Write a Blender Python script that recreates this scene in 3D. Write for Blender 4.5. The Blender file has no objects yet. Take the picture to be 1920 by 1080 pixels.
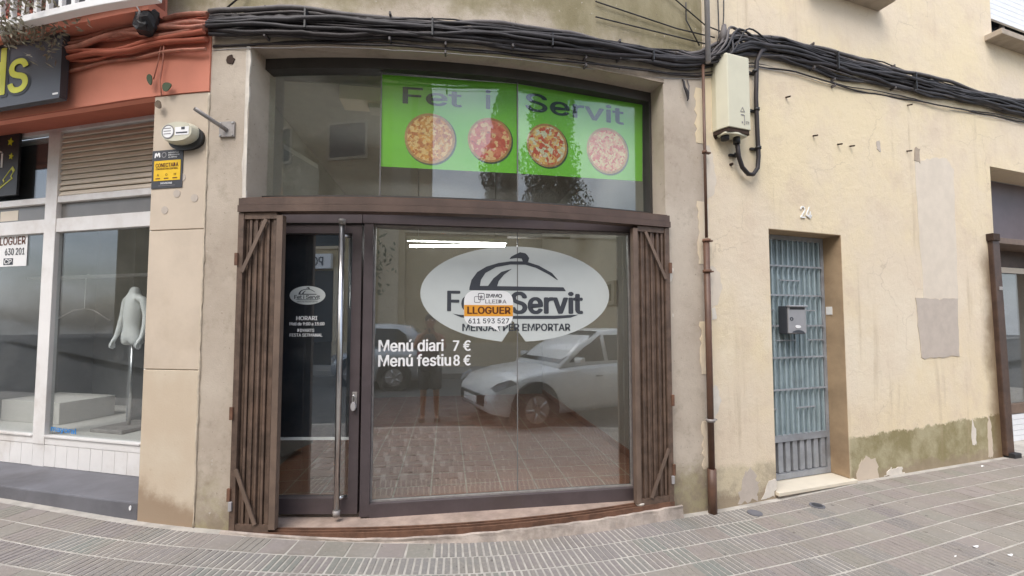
import bpy, math, random
import numpy as np
from mathutils import Vector, Matrix

random.seed(7)
scene = bpy.context.scene
COL = scene.collection

# ------------------------------------------------------------------ camera, sky, sun, exposure
EYE = 1.55
PITCH = math.radians(2.85)
cam_data = bpy.data.cameras.new('camera')
cam_data.sensor_width = 36.0
cam_data.lens = 15.0
cam_data.shift_y = 23.0 / 1920.0
cam_data.clip_start = 0.05
cam_data.clip_end = 500.0
cam = bpy.data.objects.new('camera', cam_data)
cam.location = (0, 0, EYE)
cam.rotation_euler = (math.pi / 2 + PITCH, 0, 0)
COL.objects.link(cam)
scene.camera = cam

SUN_TO = Vector((-0.30, -0.62, 0.95)).normalized()
world = bpy.data.worlds.new('World')
scene.world = world
world.use_nodes = True
wn = world.node_tree
sky = wn.nodes.new('ShaderNodeTexSky')
sky.sky_type = 'NISHITA'
sky.sun_disc = False
sky.sun_elevation = math.asin(SUN_TO.z)
sky.sun_rotation = math.atan2(SUN_TO.x, SUN_TO.y)
sky.air_density = 1.0
sky.dust_density = 3.0
sky.ozone_density = 1.0
# thin cloud veil: the blue is mixed with a broken pale cloud layer
tcw = wn.nodes.new('ShaderNodeTexCoord')
mpw = wn.nodes.new('ShaderNodeMapping')
mpw.inputs['Scale'].default_value = (1.6, 1.6, 3.4)
now = wn.nodes.new('ShaderNodeTexNoise')
now.inputs['Scale'].default_value = 1.7
now.inputs['Detail'].default_value = 6
mrw = wn.nodes.new('ShaderNodeMapRange')
mrw.inputs['From Min'].default_value = 0.44
mrw.inputs['From Max'].default_value = 0.66
mrw.inputs['To Min'].default_value = 0.12
mxw = wn.nodes.new('ShaderNodeMix')
mxw.data_type = 'RGBA'
mxw.inputs['B'].default_value = (8.4, 8.8, 9.5, 1)
wn.links.new(tcw.outputs['Generated'], mpw.inputs['Vector'])
wn.links.new(mpw.outputs['Vector'], now.inputs['Vector'])
wn.links.new(now.outputs['Fac'], mrw.inputs['Value'])
wn.links.new(mrw.outputs['Result'], mxw.inputs['Factor'])
wn.links.new(sky.outputs['Color'], mxw.inputs['A'])
bgn = wn.nodes['Background']
bgn.inputs['Strength'].default_value = 0.12
wn.links.new(mxw.outputs['Result'], bgn.inputs['Color'])

sun_data = bpy.data.lights.new('sun', 'SUN')
sun_data.energy = 1.2
sun_data.angle = math.radians(40)
sun_data.color = (1.0, 0.97, 0.94)
sun = bpy.data.objects.new('sun', sun_data)
sun.rotation_euler = SUN_TO.to_track_quat('Z', 'Y').to_euler()
sun.location = (0, -20, 30)
COL.objects.link(sun)

scene.view_settings.view_transform = 'Standard'
scene.view_settings.look = 'None'
scene.view_settings.exposure = 1.13
scene.view_settings.gamma = 1.0
scene.view_settings.use_curve_mapping = False
scene.render.engine = 'CYCLES'
scene.cycles.use_denoising = True
scene.cycles.max_bounces = 8
scene.cycles.transparent_max_bounces = 12
scene.cycles.caustics_reflective = False
scene.cycles.caustics_refractive = False

# ------------------------------------------------------------------ the frontage line: street bends gently to the right
S1, S2 = -2.75, 1.15
A1, A2 = math.radians(-13.5), math.radians(18.5)
def head(s):
    t = min(1.0, max(0.0, (s - S1) / (S2 - S1)))
    return A1 + (A2 - A1) * t
_DS = 0.01
_ss = np.arange(-14, 18, _DS)
_i0 = int(round(14 / _DS))
_X = np.zeros(len(_ss)); _Y = np.zeros(len(_ss)); _X[_i0] = -0.30; _Y[_i0] = 3.135
for i in range(_i0, len(_ss) - 1):
    a = head(_ss[i] + _DS / 2); _X[i + 1] = _X[i] + _DS * math.cos(a); _Y[i + 1] = _Y[i] + _DS * math.sin(a)
for i in range(_i0, 0, -1):
    a = head(_ss[i] - _DS / 2); _X[i - 1] = _X[i] - _DS * math.cos(a); _Y[i - 1] = _Y[i] - _DS * math.sin(a)

def W(s, n=0.0, z=0.0):
    """s metres along the frontage, n metres out from it, z up"""
    x = float(np.interp(s, _ss, _X)); y = float(np.interp(s, _ss, _Y)); a = head(s)
    return Vector((x + n * math.sin(a), y - n * math.cos(a), z))

class Flat:
    """a straight chord of the frontage (glass, frames)"""
    bent = False
    def __init__(self, s0, n0, s1, n1):
        self.s0 = s0
        self.a = W(s0, n0); b = W(s1, n1); d = b - self.a
        self.t = d.normalized(); self.k = d.length / (s1 - s0)
        self.nm = Vector((self.t.y, -self.t.x, 0))
    def __call__(self, s, n=0.0, z=0.0):
        return self.a + self.t * ((s - self.s0) * self.k) + self.nm * n + Vector((0, 0, z))
class Local:
    """free-standing frame: x forward, y left, z up"""
    bent = False
    def __init__(self, o, a):
        self.o = Vector(o); self.t = Vector((math.cos(a), math.sin(a), 0)); self.l = Vector((-math.sin(a), math.cos(a), 0))
    def __call__(self, x, y=0.0, z=0.0):
        return self.o + self.t * x + self.l * y + Vector((0, 0, z))
W_bent = True
FD = Flat(-1.6, -.22, -.79, -.24)       # door
FP = Flat(-.79, -.24, 1.5, -.12)        # big pane
T1 = Flat(-1.7, -.22, -.72, -.22)       # transom lights
T2 = Flat(-.72, -.22, .4, -.22)
T3 = Flat(.4, -.22, 1.66, -.22)
class Street:
    """street frame parallel to the pane: u along, w out from the glass"""
    bent = False
    def __call__(self, u, w=0.0, z=0.0):
        return FP.a + FP.t * u + FP.nm * w + Vector((0, 0, z))
SF = Street()
STREET_A = math.atan2(FP.t.y, FP.t.x)

_gs = [-14, -3.8, -2.4, -1.7, -.9, 0, .5, 1.7, 2.2, 2.8, 3.8, 6.2, 18]
_gz = [.15, .135, .105, .085, .045, -.003, -.023, -.04, -.048, -.04, -.012, -.02, -.03]
def ground(s):
    return float(np.interp(s, _gs, _gz))

# ------------------------------------------------------------------ mesh collecting
LOC = {}
class MB:
    def __init__(self, m=W):
        self.m = m; self.v = []; self.f = []; self.uv = []; self.smooth = []
        self.bent = (m is W)
    def add(self, s, n, z):
        self.v.append(self.m(s, n, z)); self.uv.append((s, z)); return len(self.v) - 1
    def addw(self, p, uv=(0, 0)):
        self.v.append(Vector(p)); self.uv.append(uv); return len(self.v) - 1
    def face(self, *i, smooth=False):
        self.f.append(tuple(i)); self.smooth.append(smooth)
    def box(self, s0, s1, n0, n1, z0, z1, step=.14, jig=0.0):
        k = 1
        if self.bent and s1 - s0 > step and not (s1 < S1 or s0 > S2):
            k = int(math.ceil((s1 - s0) / step))
        rows = []
        for i in range(k + 1):
            s = s0 + (s1 - s0) * i / k
            r = []
            for (n, z) in ((n0, z0), (n1, z0), (n1, z1), (n0, z1)):
                j = lambda: random.uniform(-jig, jig) if jig else 0
                r.append(self.add(s + j(), n + j(), z + j()))
            rows.append(r)
        for a, b in zip(rows, rows[1:]):
            for q in range(4):
                self.face(a[q], b[q], b[(q + 1) % 4], a[(q + 1) % 4])
        self.face(*rows[0]); self.face(*reversed(rows[-1]))
        return self
    def prism(self, pts, n0, n1):
        """outline in (s, z), from depth n0 to n1"""
        a = [self.add(s, n0, z) for s, z in pts]; b = [self.add(s, n1, z) for s, z in pts]
        k = len(pts)
        self.face(*b); self.face(*reversed(a))
        for i in range(k):
            self.face(a[i], a[(i + 1) % k], b[(i + 1) % k], b[i])
        return self
    def ring(self, outer, inner, n0, n1):
        k = len(outer)
        L = [[self.add(s, n, z) for s, z in P] for P in (outer, inner) for n in (n0, n1)]
        o0, o1, i0, i1 = L
        for i in range(k):
            j = (i + 1) % k
            self.face(o1[i], o1[j], i1[j], i1[i]); self.face(o0[i], o0[j], o1[j], o1[i])
            self.face(i0[i], i0[j], i1[j], i1[i]); self.face(o0[i], o0[j], i0[j], i0[i])
        return self
    def tube(self, pts, r, sides=7, cap=True, world=False, smooth=True):
        P = [Vector(p) if world else self.m(*p) for p in pts]
        uvs = [(0, 0)] * len(P) if world else [(p[0], p[2]) for p in pts]
        R = r if hasattr(r, '__len__') else [r] * len(P)
        rings = []; up = None
        for i, p in enumerate(P):
            d = (P[min(i + 1, len(P) - 1)] - P[max(i - 1, 0)])
            if d.length < 1e-9: d = Vector((0, 0, 1))
            d.normalize()
            if up is None:
                up = Vector((0, 0, 1)) if abs(d.z) < .9 else Vector((1, 0, 0))
            x = d.cross(up)
            if x.length < 1e-6: x = d.cross(Vector((0, 1, 0)))
            x.normalize(); y = x.cross(d).normalized(); up = y
            ring = []
            for k in range(sides):
                a = 2 * math.pi * k / sides
                ring.append(self.addw(p + (x * math.cos(a) + y * math.sin(a)) * R[i], uvs[i]))
            rings.append(ring)
        for a, b in zip(rings, rings[1:]):
            for k in range(sides):
                self.face(a[k], a[(k + 1) % sides], b[(k + 1) % sides], b[k], smooth=smooth)
        if cap:
            self.face(*reversed(rings[0])); self.face(*rings[-1])
        return self
    def loft(self, rings, closed=True, cap=True, smooth=True, world=False):
        """rings of (s,n,z) points"""
        I = [[self.addw(p) if world else self.add(*p) for p in r] for r in rings]
        k = len(rings[0])
        for a, b in zip(I, I[1:]):
            for q in range(k if closed else k - 1):
                self.face(a[q], a[(q + 1) % k], b[(q + 1) % k], b[q], smooth=smooth)
        if cap:
            self.face(*reversed(I[0])); self.face(*I[-1])
        return self
    def build(self, name, mat, parent=None, bevel=0.0, origin=None, **tags):
        me = bpy.data.meshes.new(name)
        if parent is not None:
            o0 = LOC[parent.name]
        elif origin is not None:
            o0 = Vector(origin)
        else:
            mn = Vector((min(v.x for v in self.v), min(v.y for v in self.v), min(v.z for v in self.v)))
            mx = Vector((max(v.x for v in self.v), max(v.y for v in self.v), 0))
            o0 = Vector(((mn.x + mx.x) / 2, (mn.y + mx.y) / 2, mn.z))
        me.from_pydata([tuple(v - o0) for v in self.v], [], self.f)
        uvl = me.uv_layers.new(name='wall')
        arr = np.array([self.uv[l.vertex_index] for l in me.loops], dtype=np.float32)
        uvl.data.foreach_set('uv', arr.ravel())
        me.polygons.foreach_set('use_smooth', np.array(self.smooth, dtype=bool))
        import bmesh
        bm = bmesh.new(); bm.from_mesh(me); bmesh.ops.recalc_face_normals(bm, faces=bm.faces); bm.to_mesh(me); bm.free()
        me.materials.append(mat)
        o = bpy.data.objects.new(name, me); COL.objects.link(o)
        if parent is not None:
            o.parent = parent
        else:
            o.location = o0
        LOC[o.name] = o0
        if bevel:
            b = o.modifiers.new('soft_edges', 'BEVEL'); b.width = bevel; b.segments = 2; b.limit_method = 'ANGLE'; b.angle_limit = math.radians(40)
        for k, v in tags.items(): o[k] = v
        return o

def thing(name, label, cat, loc, group=None):
    o = bpy.data.objects.new(name, None); COL.objects.link(o)
    o.empty_display_size = .1
    o.location = loc; LOC[o.name] = Vector(loc)
    o['label'] = label; o['category'] = cat
    if group: o['group'] = group
    return o
def tag(o, label=None, cat=None, group=None, kind=None):
    for k, v in (('label', label), ('category', cat), ('group', group), ('kind', kind)):
        if v: o[k] = v
    return o

# outlines of a bold grotesque alphabet in 1/500 em: advance, points, triangles
GLYPHS = {
'0': (227, [113,-3,87,0,65,12,47,31,34,57,27,89,24,127,27,165,35,197,48,223,65,242,87,254,113,258,139,254,161,242,179,223,192,197,200,165,203,127,200,89,192,57,179,31,162,12,140,0,113,25,131,28,145,37,157,52,165,72,170,97,172,127,170,157,165,182,157,203,145,218,131,227,113,230,96,227,82,218,70,203,62,182,56,157,55,127,56,97,62,72,70,52,82,37,96,28], [11,13,12,10,13,11,10,14,13,9,14,10,9,36,14,36,15,14,9,37,36,35,15,36,9,38,37,34,15,35,8,38,9,34,16,15,8,39,38,33,16,34,8,40,39,32,16,33,7,40,8,32,17,16,7,41,40,31,17,32,6,41,7,31,18,17,6,42,41,30,18,31,5,42,6,5,43,42,29,18,30,29,19,18,5,44,43,28,19,29,4,44,5,28,20,19,4,45,44,27,20,28,3,45,4,27,21,20,3,46,45,26,21,27,3,47,46,25,21,26,2,47,3,25,22,21,2,24,47,24,22,25,2,22,24,1,22,2,1,23,22,1,0,23]),
'1': (227, [38,0,38,27,195,27,195,0,138,254,138,0,106,0,106,224,105,224,43,179,43,213,99,254], [10,4,11,10,8,4,8,7,4,7,5,4,10,9,8,6,5,7,0,2,1,0,3,2]),
'2': (227, [32,0,32,24,117,114,130,129,141,141,149,153,155,163,159,174,160,186,159,198,154,209,146,218,137,224,125,228,112,230,98,228,86,224,77,216,69,207,65,195,64,181,33,181,35,202,43,221,55,237,72,248,91,255,112,258,134,255,153,248,169,237,181,223,188,205,191,186,189,172,185,159,179,145,168,129,153,111,133,90,76,30,76,28,195,28,195,0], [26,28,27,26,29,28,25,29,26,25,30,29,24,30,25,24,31,30,23,15,24,15,14,24,14,13,24,13,31,24,12,31,13,23,16,15,11,31,12,23,17,16,11,32,31,22,17,23,10,32,11,22,18,17,9,32,10,22,19,18,9,33,32,21,19,22,8,33,9,21,20,19,8,34,33,7,34,8,6,34,7,6,35,34,5,35,6,5,36,35,4,36,5,4,37,36,3,37,4,3,38,37,2,38,3,1,38,2,1,39,38,1,40,39,1,41,40,1,42,41,1,43,42,0,43,1]),
'3': (227, [109,-3,87,-1,66,5,49,15,35,29,26,46,22,66,55,66,57,54,63,44,72,35,83,30,95,26,109,25,124,26,138,30,149,37,157,46,163,58,165,72,163,86,158,98,150,109,137,117,121,122,101,124,78,124,78,150,144,224,144,226,35,226,35,254,186,254,186,230,106,139,106,144,132,144,154,138,172,127,185,111,194,93,196,72,194,51,185,33,172,18,154,6,133,-1], [30,32,31,30,33,32,30,29,33,29,28,33,28,34,33,27,35,28,35,34,28,26,35,27,26,36,35,26,37,36,26,38,37,26,25,38,25,24,38,24,39,38,23,39,24,22,39,23,22,40,39,21,40,22,20,40,21,20,41,40,19,41,20,18,41,19,18,42,41,5,7,6,5,8,7,17,42,18,5,9,8,17,43,42,16,43,17,4,9,5,4,10,9,15,43,16,4,11,10,15,44,43,14,44,15,4,12,11,3,12,4,13,44,14,3,13,12,3,44,13,3,45,44,2,45,3,2,46,45,1,46,2,1,0,46]),
'4': (227, [20,53,20,79,123,254,155,254,54,83,54,81,207,81,207,53,141,0,141,61,141,73,141,159,171,159,171,0], [1,3,2,1,4,3,10,12,11,10,13,12,1,5,4,1,6,5,1,10,6,10,7,6,0,10,1,0,9,10,13,7,10,0,8,9,8,7,0,8,13,7]),
'5': (227, [111,-3,89,-1,70,6,54,16,41,30,33,47,30,65,61,65,64,54,69,44,77,36,87,30,98,26,111,25,125,27,138,32,149,41,157,52,162,66,164,81,162,97,157,111,148,122,137,131,124,137,109,138,96,137,84,134,73,129,64,123,34,126,48,254,183,254,183,226,75,226,67,151,68,151,77,157,89,162,101,166,115,167,131,165,147,160,161,153,172,143,182,130,189,116,194,99,195,82,193,58,184,38,171,21,154,8,134,-1], [30,34,31,34,32,31,34,33,32,30,35,34,39,41,40,38,41,39,38,42,41,37,42,38,37,43,42,36,43,37,36,44,43,30,36,35,30,26,36,26,25,36,25,44,36,25,45,44,24,45,25,30,27,26,23,45,24,30,28,27,22,45,23,22,46,45,30,29,28,21,46,22,21,47,46,20,47,21,20,48,47,19,48,20,19,49,48,18,49,19,17,49,18,5,7,6,5,8,7,17,50,49,5,9,8,16,50,17,4,9,5,4,10,9,15,50,16,15,51,50,4,11,10,14,51,15,4,12,11,3,12,4,13,51,14,3,13,12,3,51,13,3,52,51,2,52,3,2,53,52,1,53,2,1,0,53]),
'6': (227, [113,-3,91,-1,71,7,55,20,42,37,34,58,32,81,34,100,40,119,51,142,69,170,126,254,161,254,75,131,73,131,77,137,83,144,90,149,98,153,107,156,117,157,139,155,158,147,173,136,185,120,192,101,194,79,192,56,184,36,171,20,155,7,135,-1,113,24,127,26,139,31,149,40,157,51,162,64,164,79,162,94,157,107,149,118,139,126,127,131,113,133,99,131,87,126,77,118,69,107,64,94,62,79,64,64,69,51,77,40,87,31,99,26], [10,12,11,10,16,12,16,13,12,9,16,10,19,21,20,18,21,19,18,22,21,17,22,18,16,22,17,16,23,22,9,15,16,13,44,16,44,23,16,8,15,9,8,14,15,44,43,23,43,24,23,13,45,44,13,46,45,42,24,43,8,13,14,8,46,13,8,47,46,41,24,42,41,25,24,7,47,8,7,48,47,40,25,41,7,49,48,39,25,40,39,26,25,6,49,7,6,50,49,38,26,39,5,50,6,5,51,50,37,26,38,37,27,26,5,52,51,36,27,37,4,52,5,36,28,27,4,53,52,35,28,36,4,54,53,34,28,35,3,54,4,34,29,28,3,55,54,33,29,34,3,32,55,32,29,33,3,29,32,2,29,3,2,30,29,1,30,2,1,31,30,0,31,1]),
'7': (227, [48,0,162,224,162,226,31,226,31,254,195,254,195,224,82,0], [3,5,4,3,2,5,2,6,5,1,6,2,1,7,6,0,7,1]),
'8': (227, [113,-3,89,-1,68,6,50,17,37,31,29,48,26,68,28,83,33,98,40,110,51,121,63,128,76,132,76,133,59,141,46,154,38,171,35,190,38,209,45,225,57,239,73,249,92,256,113,258,134,256,153,249,169,239,181,225,188,209,191,190,188,171,180,154,167,141,150,133,150,132,164,128,176,121,186,110,194,98,199,83,200,68,198,48,189,31,176,17,158,6,137,-1,113,25,129,26,142,30,153,37,161,46,167,57,168,69,167,83,161,94,153,104,141,111,128,116,113,118,98,116,85,111,73,104,65,94,59,83,58,69,59,57,64,46,73,37,84,30,97,26,113,145,126,146,137,150,146,157,154,165,158,176,160,188,158,200,154,210,147,218,138,225,126,229,113,230,100,229,89,225,79,218,72,210,68,200,66,188,68,176,72,165,79,157,89,150,100,146], [22,24,23,21,24,22,21,25,24,20,25,21,20,26,25,19,26,20,19,82,26,82,27,26,19,83,82,81,27,82,19,84,83,80,27,81,18,84,19,80,28,27,18,85,84,79,28,80,18,86,85,78,28,79,18,87,86,77,28,78,17,87,18,77,29,28,17,88,87,76,29,77,16,88,17,76,30,29,16,89,88,75,30,76,16,90,89,74,30,75,74,31,30,15,90,16,15,91,90,73,31,74,15,92,91,72,31,73,72,32,31,14,92,15,14,93,92,71,32,72,14,70,93,70,32,71,14,32,70,14,33,32,13,33,14,12,33,13,12,34,33,11,34,12,11,35,34,10,35,11,10,36,35,9,58,10,58,36,10,58,37,36,9,59,58,57,37,58,9,60,59,56,37,57,9,61,60,55,37,56,8,61,9,55,38,37,8,62,61,54,38,55,7,62,8,54,39,38,7,63,62,53,39,54,6,63,7,53,40,39,6,64,63,52,40,53,6,65,64,51,40,52,5,65,6,51,41,40,5,66,65,50,41,51,4,66,5,50,42,41,4,67,66,49,42,50,4,68,67,48,42,49,3,68,4,48,43,42,3,69,68,47,43,48,3,46,69,46,43,47,3,43,46,2,43,3,2,44,43,1,44,2,1,45,44,0,45,1]),
'9': (227, [113,258,135,255,155,247,171,234,184,217,192,197,194,173,192,155,186,135,175,112,158,84,100,0,65,0,151,124,154,124,149,117,144,111,137,105,128,101,119,98,109,97,87,100,69,107,53,119,41,134,34,154,32,176,34,198,42,218,55,235,71,247,91,255,113,230,99,228,87,223,77,215,69,204,64,191,63,176,64,161,69,148,77,137,87,129,99,123,113,122,127,123,139,129,149,137,157,147,162,160,164,175,162,190,157,204,150,215,139,223,127,228], [31,1,0,30,1,31,30,2,1,29,2,30,29,3,2,28,33,29,33,32,29,32,3,29,32,55,3,55,4,3,28,34,33,54,4,55,28,35,34,53,4,54,27,35,28,53,5,4,27,36,35,52,5,53,27,37,36,51,5,52,26,37,27,51,6,5,26,38,37,50,6,51,25,38,26,25,39,38,49,6,50,49,7,6,25,40,39,48,7,49,48,8,7,24,40,25,24,41,40,47,8,48,24,42,41,46,8,47,46,14,8,14,9,8,23,42,24,23,43,42,45,13,46,13,14,46,45,17,13,17,12,13,15,9,14,23,44,43,44,17,45,23,17,44,22,17,23,16,9,15,16,10,9,17,10,16,21,17,22,21,18,17,12,10,17,21,19,18,20,19,21,12,11,10]),
':': (94, [48,135,39,137,31,142,26,149,25,158,26,167,31,174,39,179,48,181,56,179,64,174,69,167,71,158,69,149,64,142,56,137,48,-2,39,-1,31,4,26,12,25,20,26,29,31,37,39,42,48,43,56,42,64,37,69,29,71,20,69,12,64,4,56,-1], [23,25,24,22,25,23,22,26,25,21,26,22,21,27,26,20,27,21,20,28,27,19,28,20,19,29,28,18,29,19,18,30,29,17,30,18,17,31,30,16,31,17,7,9,8,6,9,7,6,10,9,5,10,6,5,11,10,4,11,5,4,12,11,3,12,4,3,13,12,2,13,3,2,14,13,1,14,2,1,15,14,0,15,1]),
'A': (240, [8,0,101,254,138,254,231,0,198,0,144,151,138,167,132,186,125,210,116,239,123,239,114,209,106,185,100,166,95,151,43,0,55,71,55,99,185,99,185,71], [0,9,1,9,2,1,9,10,2,10,3,2,0,17,9,17,11,9,11,8,9,11,8,10,8,18,10,18,3,10,7,18,8,17,12,11,6,18,7,17,13,12,5,18,6,17,14,13,17,16,14,16,15,14,4,19,5,19,18,5,0,16,17,16,18,17,16,19,18,19,3,18,0,15,16,4,3,19]),
'C': (255, [134,-3,103,1,75,12,52,32,35,58,24,90,20,127,24,165,35,197,52,223,75,242,103,254,134,258,152,256,170,252,186,245,201,236,214,224,224,209,232,193,236,174,204,174,200,186,195,197,187,206,179,214,169,220,158,224,146,227,134,228,111,225,92,216,75,202,62,182,54,157,52,127,54,97,63,72,75,53,92,38,112,29,134,26,146,27,158,30,169,34,179,40,187,48,195,57,200,68,204,80,236,80,232,62,224,45,214,31,201,19,187,9,170,2,153,-2], [11,13,12,11,14,13,10,14,11,10,15,14,10,16,15,9,16,10,9,29,16,29,17,16,9,30,29,28,17,29,27,17,28,9,31,30,26,17,27,26,18,17,8,31,9,25,18,26,8,32,31,24,18,25,24,19,18,23,19,24,8,33,32,22,19,23,7,33,8,22,20,19,21,20,22,7,34,33,6,34,7,6,35,34,5,35,6,5,36,35,5,37,36,4,37,5,48,50,49,48,51,50,4,38,37,47,51,48,47,52,51,3,38,4,46,52,47,3,39,38,45,52,46,45,53,52,44,53,45,3,40,39,43,53,44,2,40,3,43,54,53,42,54,43,2,41,40,41,54,42,2,54,41,2,55,54,1,55,2,1,56,55,1,57,56,0,57,1]),
'D': (251, [109,0,48,0,48,29,107,29,136,31,159,40,177,55,189,75,197,99,200,128,197,156,190,180,177,200,160,214,138,223,110,226,47,226,47,254,113,254,147,251,176,239,200,221,217,196,227,164,231,128,227,91,217,59,199,34,175,15,145,4,62,254,62,0,30,0,30,254], [32,17,33,17,30,33,32,16,17,30,18,17,31,18,30,31,15,18,15,19,18,15,20,19,15,21,20,32,15,16,32,2,15,2,31,15,31,14,15,31,13,14,31,12,13,31,11,12,31,10,11,31,9,10,31,8,9,31,3,8,3,7,8,3,6,7,3,5,6,3,4,5,32,1,2,31,3,2]),
'E': (209, [30,0,30,254,186,254,186,226,62,226,62,143,178,143,178,114,62,114,62,29,188,29,188,0], [0,4,1,4,2,1,4,3,2,0,5,4,0,8,5,8,6,5,8,7,6,0,9,8,0,10,9,0,11,10]),
'F': (205, [30,0,30,254,185,254,185,226,62,226,62,139,173,139,173,111,62,111,62,0], [0,4,1,4,2,1,4,3,2,0,5,4,0,8,5,8,6,5,8,7,6,0,9,8]),
'G': (260, [134,-3,102,1,75,13,52,32,35,58,24,90,20,127,24,165,35,197,52,223,74,242,102,254,132,258,152,256,170,252,187,245,202,235,214,222,225,208,232,192,237,174,204,174,199,186,194,197,186,206,178,213,168,220,158,224,146,227,133,228,111,225,92,216,75,202,62,182,54,157,52,127,54,97,63,72,75,53,92,38,112,29,134,26,155,29,172,36,187,47,198,62,205,80,207,101,217,100,141,100,141,128,239,128,239,100,236,71,225,45,209,25,188,9,163,0], [11,13,12,11,14,13,10,14,11,10,15,14,10,16,15,9,16,10,9,29,16,29,17,16,9,30,29,28,17,29,27,17,28,9,31,30,26,17,27,8,31,9,26,18,17,25,18,26,8,32,31,24,18,25,24,19,18,23,19,24,8,33,32,7,33,8,22,19,23,22,20,19,21,20,22,7,34,33,6,34,7,6,35,34,49,51,50,49,47,51,47,52,51,5,35,6,5,36,35,49,46,47,48,52,47,48,53,52,46,48,49,46,53,48,5,37,36,4,37,5,45,53,46,4,38,37,45,54,53,44,54,45,3,38,4,3,39,38,43,54,44,43,55,54,3,40,39,42,55,43,2,40,3,2,41,40,41,55,42,2,55,41,2,56,55,1,56,2,1,57,56,0,57,1]),
'H': (258, [30,0,30,254,62,254,62,144,196,144,196,254,228,254,228,0,196,0,196,116,62,116,62,0], [0,2,1,0,3,2,4,6,5,4,7,6,0,10,3,10,4,3,10,9,4,9,7,4,0,11,10,8,7,9]),
'I': (150, [16,0,16,29,59,29,59,226,16,226,16,254,135,254,135,226,91,226,91,29,135,29,135,0], [4,6,5,4,7,6,3,7,4,2,8,3,8,7,3,2,9,8,0,2,1,0,9,2,0,10,9,0,11,10]),
'J': (198, [93,-3,62,2,38,16,22,40,17,73,17,86,49,86,49,73,52,52,61,37,75,28,93,25,110,28,124,37,133,52,136,73,136,254,168,254,168,73,163,40,147,16,123,2], [15,17,16,15,18,17,4,6,5,4,7,6,3,7,4,3,8,7,14,18,15,14,19,18,3,9,8,13,19,14,2,9,3,13,20,19,2,10,9,12,20,13,11,20,12,2,11,10,2,20,11,1,20,2,1,21,20,0,21,1]),
'L': (196, [30,0,30,254,62,254,62,29,181,29,181,0], [0,2,1,0,3,2,0,4,3,0,5,4]),
'M': (314, [30,0,30,254,76,254,139,94,141,87,144,79,147,71,150,61,153,52,156,42,158,33,161,24,154,24,156,32,159,41,162,51,165,61,168,70,171,79,174,87,176,94,238,254,284,254,284,0,252,0,252,145,252,154,252,163,252,174,253,184,253,195,253,207,253,218,253,229,256,229,253,217,249,205,245,193,241,181,237,171,234,161,231,152,228,145,171,0,143,0,85,145,83,152,80,160,76,170,72,181,69,192,65,204,60,216,56,229,59,229,60,219,60,208,60,197,60,186,61,175,61,164,61,154,61,145,61,0], [0,53,1,53,2,1,53,54,2,54,3,2,20,33,21,33,22,21,33,34,22,34,23,22,0,52,53,55,3,54,20,32,33,35,32,34,32,23,34,56,52,55,52,3,55,20,35,32,35,31,32,20,36,35,0,56,52,56,51,52,0,57,56,20,37,36,0,58,57,20,38,37,0,59,58,20,39,38,0,60,59,20,40,39,0,61,60,20,41,40,0,62,61,20,42,41,0,63,62,20,43,42,19,43,20,18,43,19,17,43,18,16,43,17,15,43,16,14,43,15,13,10,14,10,43,14,13,11,10,12,11,13]),
'N': (262, [30,0,30,254,68,254,172,91,176,84,181,75,187,65,194,53,200,41,207,27,202,27,201,41,200,54,200,67,200,79,199,89,199,97,199,254,232,254,232,0,193,0,101,145,95,155,89,165,82,177,74,191,65,207,54,226,60,227,60,209,61,192,62,177,62,164,62,153,62,145,62,0], [0,27,1,27,2,1,27,28,2,28,3,2,16,18,17,16,19,18,29,26,28,26,3,28,0,29,27,29,26,27,0,30,29,25,3,26,0,31,30,24,3,25,23,3,24,0,32,31,22,3,23,0,33,32,21,3,22,0,34,33,0,35,34,20,3,21,15,19,16,20,4,3,14,19,15,20,5,4,13,19,14,20,6,5,12,19,13,20,7,6,11,19,12,20,8,7,20,10,8,10,9,8,10,19,11,20,19,10]),
'O': (267, [133,-3,103,1,75,12,52,32,35,58,24,90,20,127,24,165,35,197,52,223,75,242,103,254,133,258,164,254,192,242,215,223,232,197,243,165,247,127,243,90,232,58,215,32,192,12,164,1,133,26,155,29,175,38,191,52,204,72,212,97,215,127,212,157,204,182,191,202,175,216,155,225,133,228,112,225,92,216,75,202,63,182,54,157,52,127,54,97,63,72,75,52,92,38,112,29], [11,13,12,10,13,11,10,14,13,9,14,10,9,36,14,36,15,14,9,37,36,35,15,36,34,15,35,9,38,37,8,38,9,34,16,15,33,16,34,8,39,38,32,16,33,8,40,39,7,40,8,32,17,16,31,17,32,7,41,40,6,41,7,31,18,17,30,18,31,6,42,41,5,42,6,5,43,42,29,18,30,29,19,18,5,44,43,28,19,29,4,44,5,28,20,19,4,45,44,27,20,28,3,45,4,27,21,20,3,46,45,26,21,27,3,47,46,25,21,26,25,22,21,2,47,3,2,24,47,24,22,25,2,22,24,1,22,2,1,23,22,1,0,23]),
'P': (222, [30,0,30,254,118,254,144,252,166,244,183,231,195,215,202,195,204,174,202,152,195,133,183,116,166,104,144,96,118,93,55,93,55,121,116,121,134,123,149,128,159,136,167,147,171,160,172,174,171,188,167,201,159,211,148,219,134,224,116,226,62,226,62,0], [0,30,1,30,2,1,30,3,2,30,4,3,30,5,4,30,29,5,29,28,5,28,6,5,0,16,30,16,31,30,27,6,28,26,6,27,26,7,6,25,7,26,24,7,25,24,8,7,23,8,24,22,8,23,22,9,8,21,9,22,21,10,9,20,10,21,19,10,20,19,11,10,18,11,19,17,11,18,0,15,16,31,17,16,31,14,17,14,11,17,14,12,11,14,13,12,0,14,15,0,31,14]),
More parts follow.
